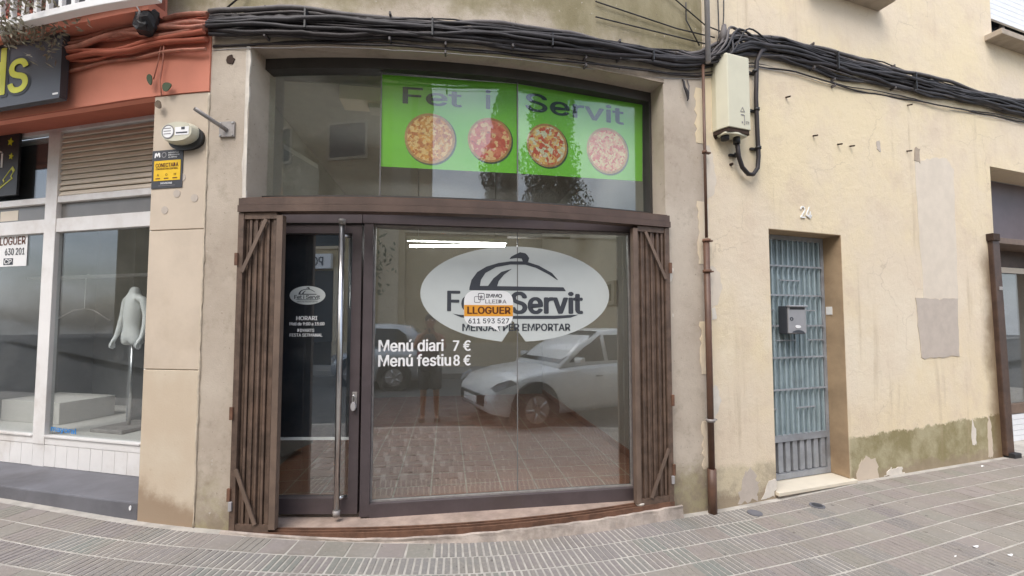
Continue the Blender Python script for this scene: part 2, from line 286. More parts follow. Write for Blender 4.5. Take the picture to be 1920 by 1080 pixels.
'R': (224, [30,0,30,254,118,254,145,252,167,244,183,232,195,217,202,198,205,176,202,154,195,136,183,120,166,109,145,101,118,99,48,99,48,128,117,128,135,129,149,133,160,141,167,150,171,162,173,176,171,190,167,202,159,212,149,220,134,224,116,226,62,226,62,0,177,0,115,115,151,115,214,0], [0,16,1,16,30,1,30,2,1,30,3,2,30,4,3,30,5,4,30,29,5,29,28,5,28,6,5,16,31,30,27,6,28,26,6,27,26,7,6,25,7,26,24,7,25,24,8,7,23,8,24,22,8,23,22,9,8,21,9,22,21,10,9,20,10,21,19,10,20,19,11,10,18,11,19,17,11,18,0,15,16,31,17,16,31,33,17,33,11,17,33,34,11,34,12,11,31,14,33,14,32,33,35,12,34,13,35,12,14,35,13,0,14,15,0,31,14,32,35,14]),
'S': (223, [112,-4,86,-2,64,5,46,15,32,30,23,48,19,68,52,68,55,55,62,44,71,35,83,29,97,26,112,25,128,26,143,30,155,37,165,46,171,57,173,70,171,81,166,89,158,96,148,102,136,107,122,111,92,120,64,130,43,145,30,163,26,186,29,206,37,224,51,238,69,249,90,256,114,258,137,256,158,249,175,238,189,224,197,208,200,189,169,189,163,206,151,219,134,227,112,229,97,228,84,224,73,218,64,209,59,199,58,188,60,176,65,167,74,160,85,154,96,150,106,147,132,140,144,136,156,132,168,126,179,119,189,110,197,99,202,85,204,69,201,50,193,32,180,17,162,5,139,-2], [35,37,36,34,37,35,34,38,37,33,38,34,33,39,38,33,40,39,32,47,33,47,40,33,32,48,47,46,40,47,32,49,48,45,40,46,45,41,40,31,49,32,31,50,49,44,41,45,31,51,50,31,52,51,44,42,41,30,52,31,43,42,44,30,53,52,30,54,53,29,54,30,29,55,54,29,56,55,28,56,29,28,57,56,28,58,57,28,59,58,28,60,59,27,60,28,27,61,60,27,62,61,27,63,62,26,63,27,26,64,63,25,64,26,25,65,64,24,65,25,24,66,65,23,66,24,22,66,23,22,67,66,21,67,22,20,67,21,20,68,67,19,68,20,18,68,19,18,69,68,5,7,6,5,8,7,17,69,18,5,9,8,17,70,69,4,9,5,16,70,17,4,10,9,15,70,16,4,11,10,15,71,70,14,71,15,3,11,4,3,12,11,13,71,14,3,13,12,3,71,13,3,72,71,2,72,3,2,73,72,1,73,2,1,0,73]),
'T': (224, [16,226,16,254,208,254,208,226,128,226,128,0,96,0,96,226], [0,2,1,0,3,2,7,3,0,6,4,7,4,3,7,6,5,4]),
'U': (259, [129,-4,101,-1,77,8,57,22,42,40,33,62,30,87,30,254,62,254,62,89,64,72,70,57,80,44,94,34,110,28,129,26,149,28,165,34,179,44,188,57,194,72,196,89,196,254,229,254,229,87,226,62,216,40,201,22,182,8,157,-1], [6,8,7,6,9,8,21,23,22,21,24,23,6,10,9,20,24,21,5,10,6,20,25,24,5,11,10,19,25,20,19,26,25,4,11,5,4,12,11,18,26,19,4,13,12,17,26,18,3,13,4,17,27,26,3,14,13,16,27,17,3,15,14,15,27,16,3,27,15,2,27,3,2,28,27,1,28,2,1,29,28,0,29,1]),
'V': (240, [102,0,8,254,42,254,96,103,101,88,108,69,115,45,124,15,117,15,126,45,133,69,140,88,145,103,197,254,231,254,139,0], [0,2,1,0,3,2,12,14,13,12,15,14,0,4,3,11,15,12,10,15,11,0,5,4,9,15,10,0,6,5,8,7,9,7,15,9,0,7,6,0,15,7]),
'a': (195, [80,-4,63,-3,47,2,34,11,24,22,17,37,15,54,17,69,22,80,29,90,39,97,50,102,63,105,76,108,89,110,105,112,117,113,126,115,133,117,136,121,138,127,138,128,137,139,133,148,128,156,120,161,110,164,98,165,85,164,75,161,66,156,59,150,54,144,50,137,20,146,29,161,39,173,52,182,66,188,82,191,97,192,108,192,119,190,131,186,143,180,153,172,161,160,167,145,168,126,168,0,138,0,138,26,136,26,132,19,126,12,118,6,108,1,95,-3,85,23,101,24,114,29,124,37,132,47,136,57,138,69,138,95,135,93,130,91,123,89,116,88,108,87,100,86,93,85,88,84,77,82,67,79,58,75,52,70,47,62,46,52,47,43,51,36,57,30,65,26,74,24], [39,41,40,39,42,41,38,42,39,38,43,42,37,43,38,37,44,43,36,44,37,36,45,44,35,45,36,35,27,45,27,46,45,35,28,27,26,46,27,35,29,28,25,46,26,35,30,29,34,30,35,24,46,25,24,47,46,34,31,30,23,47,24,34,32,31,22,47,23,33,32,34,22,48,47,21,48,22,20,48,21,19,48,20,19,49,48,18,49,19,17,65,18,65,49,18,16,65,17,15,65,16,14,65,15,13,65,14,12,65,13,11,65,12,10,65,11,9,65,10,9,66,65,64,49,65,9,67,66,9,68,67,8,68,9,8,69,68,8,70,69,8,71,70,8,72,71,8,73,72,8,74,73,8,75,74,7,75,8,7,76,75,7,77,76,7,78,77,63,49,64,6,78,7,6,79,78,62,49,63,5,79,6,5,80,79,61,51,62,51,49,62,5,81,80,60,51,61,4,81,5,4,82,81,4,83,82,59,52,60,52,51,60,4,84,83,59,53,52,50,49,51,58,53,59,4,58,84,4,53,58,3,53,4,3,54,53,3,55,54,2,55,3,2,56,55,1,56,2,1,57,56,0,57,1]),
'd': (212, [98,-4,75,-1,56,8,40,23,27,42,20,66,17,94,20,122,27,146,40,166,56,180,75,189,98,192,114,191,126,186,136,180,144,173,149,166,153,160,155,160,155,254,186,254,186,0,156,0,156,29,153,29,149,23,143,16,136,8,126,2,114,-3,102,23,118,26,132,32,142,43,150,58,154,75,156,95,154,114,150,131,142,145,132,156,118,163,102,165,86,163,72,156,62,145,54,131,50,114,48,95,50,75,54,58,62,44,73,33,86,26], [19,21,20,19,22,21,11,13,12,11,14,13,10,14,11,10,15,14,9,15,10,9,16,15,9,17,16,8,44,9,44,43,9,43,17,9,43,18,17,42,18,43,41,18,42,8,45,44,41,19,18,41,40,19,40,39,19,39,22,19,8,46,45,7,46,8,7,47,46,38,22,39,7,48,47,6,48,7,37,22,38,6,49,48,6,50,49,36,22,37,5,50,6,5,51,50,35,22,36,4,51,5,4,52,51,34,24,35,24,22,35,4,53,52,33,24,34,3,53,4,3,54,53,32,25,33,25,24,33,32,26,25,23,22,24,3,31,54,31,26,32,3,26,31,3,27,26,2,27,3,2,28,27,2,29,28,1,29,2,1,30,29,0,30,1]),
'e': (202, [106,-4,80,-1,58,8,41,23,28,42,20,66,17,93,20,121,28,145,40,165,58,180,78,189,103,192,118,191,133,187,147,180,160,170,170,157,179,141,184,121,186,97,186,85,37,85,37,110,169,110,155,101,153,119,149,134,141,147,131,157,118,163,103,165,87,163,73,157,62,147,54,135,50,121,48,105,48,89,50,69,55,53,64,40,76,31,90,25,106,23,117,24,127,26,135,31,143,36,149,44,153,53,182,45,177,32,168,20,156,10,141,2,125,-3], [11,13,12,11,14,13,10,14,11,10,15,14,10,16,15,9,16,10,9,31,16,31,17,16,9,32,31,30,17,31,8,32,9,29,17,30,8,33,32,29,18,17,28,18,29,8,34,33,27,18,28,8,35,34,7,35,8,27,19,18,7,36,35,26,19,27,26,24,19,24,20,19,6,23,7,23,36,7,23,37,36,25,24,26,6,22,23,37,24,23,37,20,24,38,20,37,38,21,20,5,22,6,39,21,38,5,21,22,5,39,21,5,40,39,4,40,5,4,41,40,49,51,50,49,52,51,48,52,49,3,41,4,3,42,41,47,52,48,47,53,52,3,43,42,46,53,47,45,53,46,3,44,43,44,53,45,3,53,44,2,53,3,2,54,53,2,55,54,1,55,2,1,56,55,0,56,1]),
'f': (127, [114,190,114,164,3,164,3,190,40,0,40,216,42,231,48,243,57,252,68,259,80,264,94,265,103,265,111,263,117,262,121,260,114,234,111,235,107,236,103,237,97,237,85,235,77,230,72,221,71,209,71,0], [10,12,11,10,13,12,9,13,10,9,14,13,9,15,14,9,16,15,8,17,9,17,16,9,7,19,8,19,18,8,18,17,8,6,20,7,20,19,7,6,21,20,6,22,21,5,22,6,5,23,22,5,24,23,4,24,5,4,25,24,2,0,3,2,1,0]),
'i': (83, [42,221,34,223,27,227,22,234,21,242,22,249,27,256,34,260,42,262,50,260,57,256,62,249,63,242,62,234,57,227,50,223,26,0,26,190,57,190,57,0], [16,18,17,16,19,18,7,9,8,6,9,7,6,10,9,5,10,6,5,11,10,4,11,5,4,12,11,3,12,4,3,13,12,2,13,3,2,14,13,1,14,2,1,15,14,0,15,1]),
'k': (190, [55,68,55,106,60,106,142,190,180,190,92,100,89,100,26,0,26,254,57,254,57,0,147,0,74,93,96,114,186,0], [7,9,8,7,1,9,1,10,9,2,4,3,2,13,4,13,5,4,2,12,13,5,14,13,7,0,1,10,2,1,10,12,2,0,5,6,0,14,5,10,11,12,7,14,0,10,14,7,11,14,10]),
'l': (95, [70,-1,50,2,37,10,29,24,26,42,26,254,57,254,57,49,58,38,60,31,65,27,73,26,77,26,80,26,83,27,85,27,90,1,86,0,81,0,75,-1], [4,6,5,4,7,6,4,8,7,3,8,4,3,9,8,3,10,9,3,11,10,14,16,15,13,16,14,12,16,13,11,16,12,3,16,11,2,16,3,1,16,2,0,16,1,0,17,16,0,18,17,0,19,18]),
'm': (305, [26,0,26,190,56,190,56,148,54,148,59,162,66,173,75,182,86,188,98,192,110,193,129,190,144,180,154,166,160,147,156,147,161,160,169,172,178,181,190,187,204,192,218,193,234,191,249,186,261,177,270,164,276,148,278,128,278,0,248,0,248,127,245,145,236,156,224,163,209,165,197,164,187,160,179,153,173,145,169,135,168,124,168,0,137,0,137,130,134,144,126,156,115,163,100,165,89,164,79,160,70,154,63,145,58,133,57,119,57,0], [9,11,10,20,22,21,8,11,9,19,22,20,19,23,22,8,12,11,0,2,1,0,4,2,4,3,2,7,12,8,18,23,19,18,24,23,6,12,7,17,24,18,6,13,12,17,25,24,5,47,6,47,13,6,16,34,17,34,25,17,47,46,13,46,14,13,5,48,47,16,35,34,33,25,34,33,26,25,5,49,48,16,36,35,32,26,33,45,14,46,4,49,5,15,36,16,4,50,49,15,37,36,31,26,32,44,15,45,15,14,45,4,51,50,15,38,37,31,27,26,0,52,4,52,51,4,44,38,15,44,39,38,30,27,31,43,39,44,43,40,39,0,53,52,42,40,43,30,28,27,29,28,30,42,41,40,0,54,53]),
'n': (205, [57,113,57,0,26,0,26,190,56,190,56,144,51,144,62,166,76,181,94,189,114,192,132,190,147,184,160,174,170,160,176,142,179,120,179,0,148,0,148,118,145,137,136,152,123,161,105,165,92,163,80,159,71,151,63,141,58,129], [9,11,10,9,12,11,2,4,3,2,6,4,6,5,4,8,12,9,8,13,12,7,13,8,7,23,13,23,14,13,6,25,7,25,24,7,24,23,7,22,14,23,21,14,22,21,15,14,6,26,25,20,15,21,6,27,26,2,28,6,28,27,6,20,16,15,19,16,20,2,0,28,19,17,16,18,17,19,2,1,0]),
'o': (208, [104,-4,79,-1,58,8,41,23,28,43,20,66,17,94,20,122,28,146,41,165,58,180,79,189,104,192,128,189,149,180,167,165,180,146,188,122,191,94,188,66,180,43,167,23,149,8,128,-1,104,23,121,26,135,33,146,44,154,59,158,75,160,94,158,112,154,129,146,144,135,155,121,162,104,165,86,162,73,155,62,144,54,129,50,112,48,94,50,75,54,59,62,44,73,33,86,26], [11,13,12,10,13,11,10,14,13,9,14,10,9,15,14,8,37,9,37,36,9,36,15,9,36,35,15,35,16,15,8,38,37,34,16,35,8,39,38,33,16,34,7,39,8,33,17,16,7,40,39,32,17,33,7,41,40,31,17,32,6,41,7,31,18,17,6,42,41,30,18,31,5,42,6,5,43,42,29,18,30,29,19,18,5,44,43,28,19,29,28,20,19,4,44,5,4,45,44,27,20,28,4,46,45,26,20,27,3,46,4,26,21,20,3,47,46,25,21,26,3,24,47,24,21,25,3,21,24,2,21,3,2,22,21,1,22,2,1,23,22,0,23,1]),
'r': (130, [26,0,26,190,56,190,56,160,58,160,65,173,76,184,90,190,107,192,110,192,115,192,119,192,122,192,122,161,119,162,115,162,109,163,103,163,91,161,80,157,70,151,63,142,58,131,57,118,57,0], [7,9,8,7,10,9,7,11,10,7,12,11,7,13,12,6,13,7,0,2,1,0,3,2,5,13,6,4,17,5,17,16,5,16,15,5,15,14,5,14,13,5,4,18,17,4,19,18,0,4,3,0,22,4,22,21,4,21,20,4,20,19,4,0,23,22,0,24,23]),
's': (182, [91,-4,72,-3,56,2,42,9,31,19,23,32,18,47,47,53,53,40,62,30,75,25,91,23,108,25,122,31,131,40,134,51,132,60,127,68,118,74,106,78,75,85,52,93,36,104,27,119,23,137,26,152,33,166,43,177,58,185,74,190,94,192,112,191,127,186,140,179,149,170,157,158,162,145,134,139,129,149,121,158,110,164,94,166,78,164,65,158,57,150,54,139,56,129,62,122,72,116,86,111,115,105,137,97,153,86,162,71,166,53,163,37,156,24,145,12,130,3,112,-2], [29,31,30,29,32,31,28,32,29,28,33,32,27,33,28,27,34,33,26,34,27,26,41,34,41,35,34,26,42,41,40,35,41,25,42,26,25,43,42,39,35,40,25,44,43,39,36,35,38,36,39,24,44,25,24,45,44,37,36,38,24,46,45,23,46,24,23,47,46,23,48,47,22,48,23,22,49,48,22,50,49,22,51,50,21,51,22,21,52,51,20,52,21,20,53,52,19,53,20,18,53,19,17,53,18,17,54,53,16,54,17,15,54,16,6,8,7,15,55,54,14,55,15,5,8,6,13,55,14,5,9,8,13,56,55,4,9,5,12,56,13,4,10,9,11,56,12,4,11,10,11,57,56,4,57,11,3,57,4,3,58,57,2,58,3,2,59,58,1,59,2,1,0,59]),
't': (114, [102,190,102,164,3,164,3,190,32,236,63,236,63,49,64,38,68,31,75,26,85,25,88,25,93,26,97,26,101,27,107,1,102,0,96,-1,90,-2,84,-2,62,1,46,11,36,26,32,46], [23,5,4,23,6,5,2,0,3,2,1,0,23,7,6,22,7,23,22,8,7,22,9,8,13,15,14,22,10,9,12,15,13,21,10,22,11,15,12,10,15,11,21,15,10,20,15,21,19,15,20,19,16,15,19,17,16,19,18,17]),
'u': (205, [91,-3,73,-1,57,5,44,15,35,29,28,47,26,69,26,190,57,190,57,72,60,52,68,37,82,28,100,25,113,27,125,31,134,38,142,48,146,61,148,76,148,190,179,190,179,0,149,0,149,46,154,46,143,23,129,8,111,0], [6,8,7,6,9,8,19,21,20,19,22,21,18,22,19,6,10,9,5,10,6,17,25,18,25,22,18,5,11,10,16,24,17,24,25,17,4,11,5,16,26,24,26,23,24,26,22,25,15,26,16,4,12,11,14,26,15,3,12,4,3,13,12,13,26,14,3,26,13,3,27,26,23,22,26,2,27,3,2,28,27,1,28,2,1,0,28]),
'v': (195, [81,0,9,190,42,190,83,78,88,60,93,43,98,27,103,10,92,10,97,27,101,43,106,60,112,78,152,190,186,190,113,0], [0,2,1,0,3,2,12,14,13,12,15,14,0,4,3,11,15,12,0,5,4,10,15,11,0,9,5,9,6,5,9,6,10,6,15,10,0,8,9,7,15,6,0,7,8,0,15,7]),
'y': (195, [24,-69,31,-43,36,-44,44,-45,52,-44,59,-42,65,-37,71,-29,75,-18,81,-1,9,190,42,190,83,78,88,60,93,43,98,27,103,10,92,10,97,27,101,43,106,60,112,78,153,190,186,190,102,-29,96,-43,88,-54,80,-62,70,-68,58,-71,46,-73,39,-72,32,-72,27,-70], [9,11,10,9,12,11,21,23,22,21,24,23,9,13,12,20,24,21,19,16,20,16,24,20,9,14,13,18,15,19,15,16,19,9,18,14,18,15,14,9,17,18,9,16,17,9,24,16,8,24,9,7,24,8,7,25,24,6,25,7,5,25,6,4,25,5,4,26,25,0,2,1,0,3,2,3,26,4,0,26,3,0,27,26,0,28,27,0,29,28,33,29,0,32,29,33,32,30,29,31,30,32]),
'í': (83, [28,214,52,265,86,265,53,214,26,0,26,190,57,190,57,0], [4,6,5,4,7,6,0,2,1,0,3,2]),
'ú': (205, [89,214,113,265,147,265,114,214,91,-3,73,-1,57,5,44,15,35,29,28,47,26,69,26,190,57,190,57,72,60,52,68,37,82,28,100,25,113,27,125,31,134,38,142,48,146,61,148,76,148,190,179,190,179,0,149,0,149,46,154,46,143,23,129,8,111,0], [10,12,11,10,13,12,23,25,24,23,26,25,22,26,23,10,14,13,9,14,10,21,29,22,29,26,22,9,15,14,20,28,21,28,29,21,8,15,9,20,30,28,30,27,28,30,26,29,19,30,20,8,16,15,18,30,19,7,16,8,7,17,16,17,30,18,7,30,17,7,31,30,27,26,30,6,31,7,6,32,31,5,32,6,5,4,32,0,2,1,0,3,2]),
'€': (232, [182,164,170,140,8,140,17,164,160,115,149,90,8,90,17,115,212,232,199,205,191,211,183,217,174,221,165,225,155,227,144,228,124,225,107,216,92,202,80,182,73,157,71,127,73,97,80,72,92,52,107,38,124,29,144,26,155,27,165,29,174,33,183,37,191,42,198,48,211,21,197,11,180,3,163,-2,144,-3,115,1,90,12,68,32,52,57,42,89,39,127,42,165,52,197,68,223,90,242,115,254,144,258,163,256,180,251,197,243], [49,51,50,49,52,51,48,52,49,48,53,52,48,8,53,47,15,48,15,8,48,15,14,8,14,13,8,13,12,8,12,11,8,11,10,8,10,9,8,47,16,15,47,17,16,46,17,47,46,18,17,46,19,18,45,19,46,45,20,19,44,20,45,2,0,3,2,1,0,44,21,20,43,21,44,43,22,21,6,4,7,6,22,4,22,5,4,6,43,22,43,23,22,42,23,43,42,24,23,41,24,42,41,25,24,32,34,33,31,34,32,41,26,25,30,34,31,29,34,30,40,26,41,28,34,29,40,27,26,27,34,28,40,34,27,40,35,34,39,35,40,39,36,35,39,37,36,38,37,39]),
}
SPACE = 94
_txt_cache = {}
def glyphs(body):
    if body not in _txt_cache:
        v, f, x = [], [], 0
        for c in body:
            if c == ' ':
                x += SPACE; continue
            adv, P, T = GLYPHS[c]; b = len(v)
            v += [(P[i] + x, P[i + 1]) for i in range(0, len(P), 2)]
            f += [tuple(b + q for q in T[i:i + 3]) for i in range(0, len(T), 3)]
            x += adv
        x0 = min(p[0] for p in v); x1 = max(p[0] for p in v); y0 = min(p[1] for p in v); y1 = max(p[1] for p in v)
        _txt_cache[body] = ([((p[0] - x0) / (x1 - x0), (p[1] - y0) / (y1 - y0)) for p in v], f)
    return _txt_cache[body]
def txt(name, body, m, s0, s1, z0, z1, n, mat, parent, bold=.02, slope=0.0, depth=0.0, **tags):
    """flat lettering whose glyph box fills s0..s1, z0..z1"""
    v, f = glyphs(body)
    mb = MB(m)
    for x, y in v:
        mb.add(s0 + (s1 - s0) * x, n, z0 + (z1 - z0) * y + slope * x)
    for q in f: mb.face(*q)
    if not depth:      # print the strokes a little bolder: a few shifted impressions, each a hair above the last
        hw = (bold + .012) * (z1 - z0)
        for k, (dx, dz) in enumerate(((hw, 0), (-hw, 0), (hw * .5, hw * .4), (-hw * .5, hw * .4), (hw * .5, -hw * .4), (-hw * .5, -hw * .4))):
            c = len(mb.v)
            for x, y in v: mb.add(s0 + (s1 - s0) * x + dx, n + .00012 * (k + 1), z0 + (z1 - z0) * y + slope * x + dz)
            for q in f: mb.face(*[c + i for i in q])
    if depth:
        k = len(v); cnt = {}
        for x, y in v: mb.add(s0 + (s1 - s0) * x, n - depth, z0 + (z1 - z0) * y + slope * x)
        for q in f:
            for a, b in zip(q, q[1:] + q[:1]): cnt[(min(a, b), max(a, b))] = cnt.get((min(a, b), max(a, b)), 0) + 1
        for (a, b), c in cnt.items():
            if c == 1: mb.face(a, b, b + k, a + k)
    return mb.build(name, mat, parent, **tags)
def oval(cx, cz, rx, rz, k=40, a0=0, a1=2 * math.pi):
    return [(cx + rx * math.cos(a0 + (a1 - a0) * i / k), cz + rz * math.sin(a0 + (a1 - a0) * i / k)) for i in range(k)]
def rrect(s0, s1, z0, z1, r, k=5):
    P = []
    for cx, cz, a in ((s1 - r, z1 - r, 0), (s0 + r, z1 - r, 90), (s0 + r, z0 + r, 180), (s1 - r, z0 + r, 270)):
        for i in range(k + 1):
            t = math.radians(a + 90 * i / k); P.append((cx + r * math.cos(t), cz + r * math.sin(t)))
    return P
def ragged(pts, amp, per=5, seed=1):
    rnd = random.Random(seed); out = []
    for i, (x, y) in enumerate(pts):
        x2, y2 = pts[(i + 1) % len(pts)]
        for k in range(per):
            t = k / per
            out.append((x + (x2 - x) * t + rnd.uniform(-amp, amp), y + (y2 - y) * t + rnd.uniform(-amp, amp)))
    return out

# ------------------------------------------------------------------ materials
def S(r, g, b, k=1.0):
    def l(c):
        c /= 255.0
        return c / 12.92 if c <= .04045 else ((c + .055) / 1.055) ** 2.4
    return (l(r) * k, l(g) * k, l(b) * k)
class Mat:
    def __init__(self, name):
        self.m = bpy.data.materials.new(name); self.m.use_nodes = True
        self.t = self.m.node_tree; self.b = self.t.nodes['Principled BSDF']
        self._pos = None; self._uv = None
    def link(self, a, b): self.t.links.new(a, b)
    def set(self, sock, v):
        if isinstance(v, (int, float)): sock.default_value = v
        elif isinstance(v, tuple): sock.default_value = v if len(v) != 3 or sock.type == 'VECTOR' else (*v, 1)
        else: self.link(v, sock)
    def pos(self):
        if not self._pos: self._pos = self.t.nodes.new('ShaderNodeNewGeometry').outputs['Position']
        return self._pos
    def uv(self):
        if not self._uv:
            u = self.t.nodes.new('ShaderNodeUVMap'); u.uv_map = 'wall'
            s = self.t.nodes.new('ShaderNodeSeparateXYZ'); self.link(u.outputs['UV'], s.inputs[0])
            self._uv = (s.outputs['X'], s.outputs['Y'], u.outputs['UV'])
        return self._uv
    def noise(self, scale, detail=4, rough=.6, vec=None, stretch=None, dist=0.0):
        n = self.t.nodes.new('ShaderNodeTexNoise')
        n.inputs['Scale'].default_value = scale; n.inputs['Detail'].default_value = detail; n.inputs['Roughness'].default_value = rough
        n.inputs['Distortion'].default_value = dist
        v = vec if vec is not None else self.pos()
        if stretch:
            mp = self.t.nodes.new('ShaderNodeMapping'); mp.inputs['Scale'].default_value = stretch; self.link(v, mp.inputs['Vector']); v = mp.outputs['Vector']
        self.link(v, n.inputs['Vector']); return n.outputs['Fac']
    def rng(self, x, a, b, c=0.0, d=1.0, smooth=True):
        n = self.t.nodes.new('ShaderNodeMapRange')
        if smooth: n.interpolation_type = 'SMOOTHSTEP'
        self.set(n.inputs['Value'], x)
        for k, v in (('From Min', a), ('From Max', b), ('To Min', c), ('To Max', d)): n.inputs[k].default_value = v
        return n.outputs['Result']
    def op(self, o, a, b=0.0):
        n = self.t.nodes.new('ShaderNodeMath'); n.operation = o; n.use_clamp = False
        self.set(n.inputs[0], a); self.set(n.inputs[1], b); return n.outputs[0]
    def mix(self, f, a, b):
        n = self.t.nodes.new('ShaderNodeMix'); n.data_type = 'RGBA'
        self.set(n.inputs['Factor'], f); self.set(n.inputs['A'], a); self.set(n.inputs['B'], b); return n.outputs['Result']
    def obj_random(self): return self.t.nodes.new('ShaderNodeObjectInfo').outputs['Random']
    def done(self, color, rough=.7, metal=0.0, bump=None, strength=.3, dist=.01, **kw):
        self.set(self.b.inputs['Base Color'], color); self.set(self.b.inputs['Roughness'], rough); self.b.inputs['Metallic'].default_value = metal
        for k, v in kw.items(): self.b.inputs[k.replace('_', ' ')].default_value = v
        if bump is not None:
            n = self.t.nodes.new('ShaderNodeBump'); n.inputs['Strength'].default_value = strength; n.inputs['Distance'].default_value = dist
            self.link(bump, n.inputs['Height']); self.link(n.outputs['Normal'], self.b.inputs['Normal'])
        return self.m
def plain(name, col, rough=.6, metal=0.0, var=.25, scale=9.0, bump=.15, dirt=None, **kw):
    """one material colour with worn variation and fine relief"""
    m = Mat(name)
    f = m.rng(m.noise(scale, 5, .65), .3, .7)
    dark = tuple(c * (1 - var) for c in col); lite = tuple(min(1, c * (1 + var * .55)) for c in col)
    c = m.mix(f, dark, lite)
    if dirt:
        c = m.mix(m.rng(m.noise(scale * .35, 6, .7), .52, .72, 0, .6), c, dirt)
    return m.done(c, rough, metal, m.noise(scale * 14, 3), bump, .003, **kw)

def make_glass(name, refl=.22, tint=(.93, .96, .95)):
    m = Mat(name); t = m.t
    t.nodes.remove(m.b)
    out = t.nodes['Material Output']
    tr = t.nodes.new('ShaderNodeBsdfTransparent'); tr.inputs['Color'].default_value = (*tint, 1)
    gl = t.nodes.new('ShaderNodeBsdfGlossy'); gl.inputs['Roughness'].default_value = .012; gl.inputs['Color'].default_value = (.96, .98, 1, 1)
    df = t.nodes.new('ShaderNodeBsdfDiffuse'); df.inputs['Color'].default_value = (.6, .58, .54, 1)
    ge = t.nodes.new('ShaderNodeNewGeometry')       # Schlick on |N.I|, so that both faces of the sheet behave alike
    vd = t.nodes.new('ShaderNodeVectorMath'); vd.operation = 'DOT_PRODUCT'
    m.link(ge.outputs['Normal'], vd.inputs[0]); m.link(ge.outputs['Incoming'], vd.inputs[1])
    cs_ = m.op('SUBTRACT', 1.0, m.op('ABSOLUTE', vd.outputs['Value']))
    f = m.op('ADD', m.op('MULTIPLY', m.op('POWER', cs_, 5.0), .9), refl)
    mx = t.nodes.new('ShaderNodeMixShader'); m.link(f, mx.inputs[0]); m.link(tr.outputs[0], mx.inputs[1]); m.link(gl.outputs[0], mx.inputs[2])
    # dust and smears on the pane
    dust = m.rng(m.noise(3.2, 7, .72), .45, .85, .008, .05)
    spk = m.rng(m.noise(70, 2, .5), .70, .78, 0, .25)
    mx2 = t.nodes.new('ShaderNodeMixShader'); m.link(m.op('ADD', dust, spk), mx2.inputs[0]); m.link(mx.outputs[0], mx2.inputs[1]); m.link(df.outputs[0], mx2.inputs[2])
    m.link(mx2.outputs[0], out.inputs['Surface'])
    return m.m

# rendered plaster of the shop: grey beige, mossy above the cables, damp at the foot
def mk_plaster_mid():
    m = Mat('grey_beige_plaster'); s, z, uv = m.uv()
    base = m.mix(m.rng(m.noise(1.3, 6, .65), .32, .68), S(186, 172, 156, .88), S(208, 196, 180, .88))
    base = m.mix(m.rng(m.noise(6, 6, .7), .5, .75, 0, .5), base, S(156, 142, 124, .8))
    edge = m.op('ADD', z, m.op('MULTIPLY', m.op('SUBTRACT', m.noise(2.2, 6, .7), .5), .9))
    base = m.mix(m.rng(edge, 3.72, 4.05, 0, .85), base, m.mix(m.rng(m.noise(3.5, 6, .7, stretch=(1, 1, .5)), .35, .65), S(140, 130, 90, .74), S(168, 158, 124, .76)))
    foot = m.op('ADD', z, m.op('MULTIPLY', m.op('SUBTRACT', m.noise(3.5, 6, .7), .5), .8))
    base = m.mix(m.rng(foot, .12, .52, .75, 0), base, m.mix(m.rng(m.noise(9, 4), .4, .6), S(142, 126, 100, .75), S(164, 154, 112, .75)))
    base = m.mix(m.rng(m.noise(55, 2, .5), .70, .74, 0, .5), base, S(120, 108, 96, .7))
    base = m.mix(m.rng(m.noise(26, 3, .6), .70, .73, 0, .75), base, S(216, 208, 196, .8))
    h = m.op('ADD', m.noise(90, 4, .7), m.op('MULTIPLY', m.noise(7, 4), 1.2))
    return m.done(base, .92, 0, h, .45, .006)
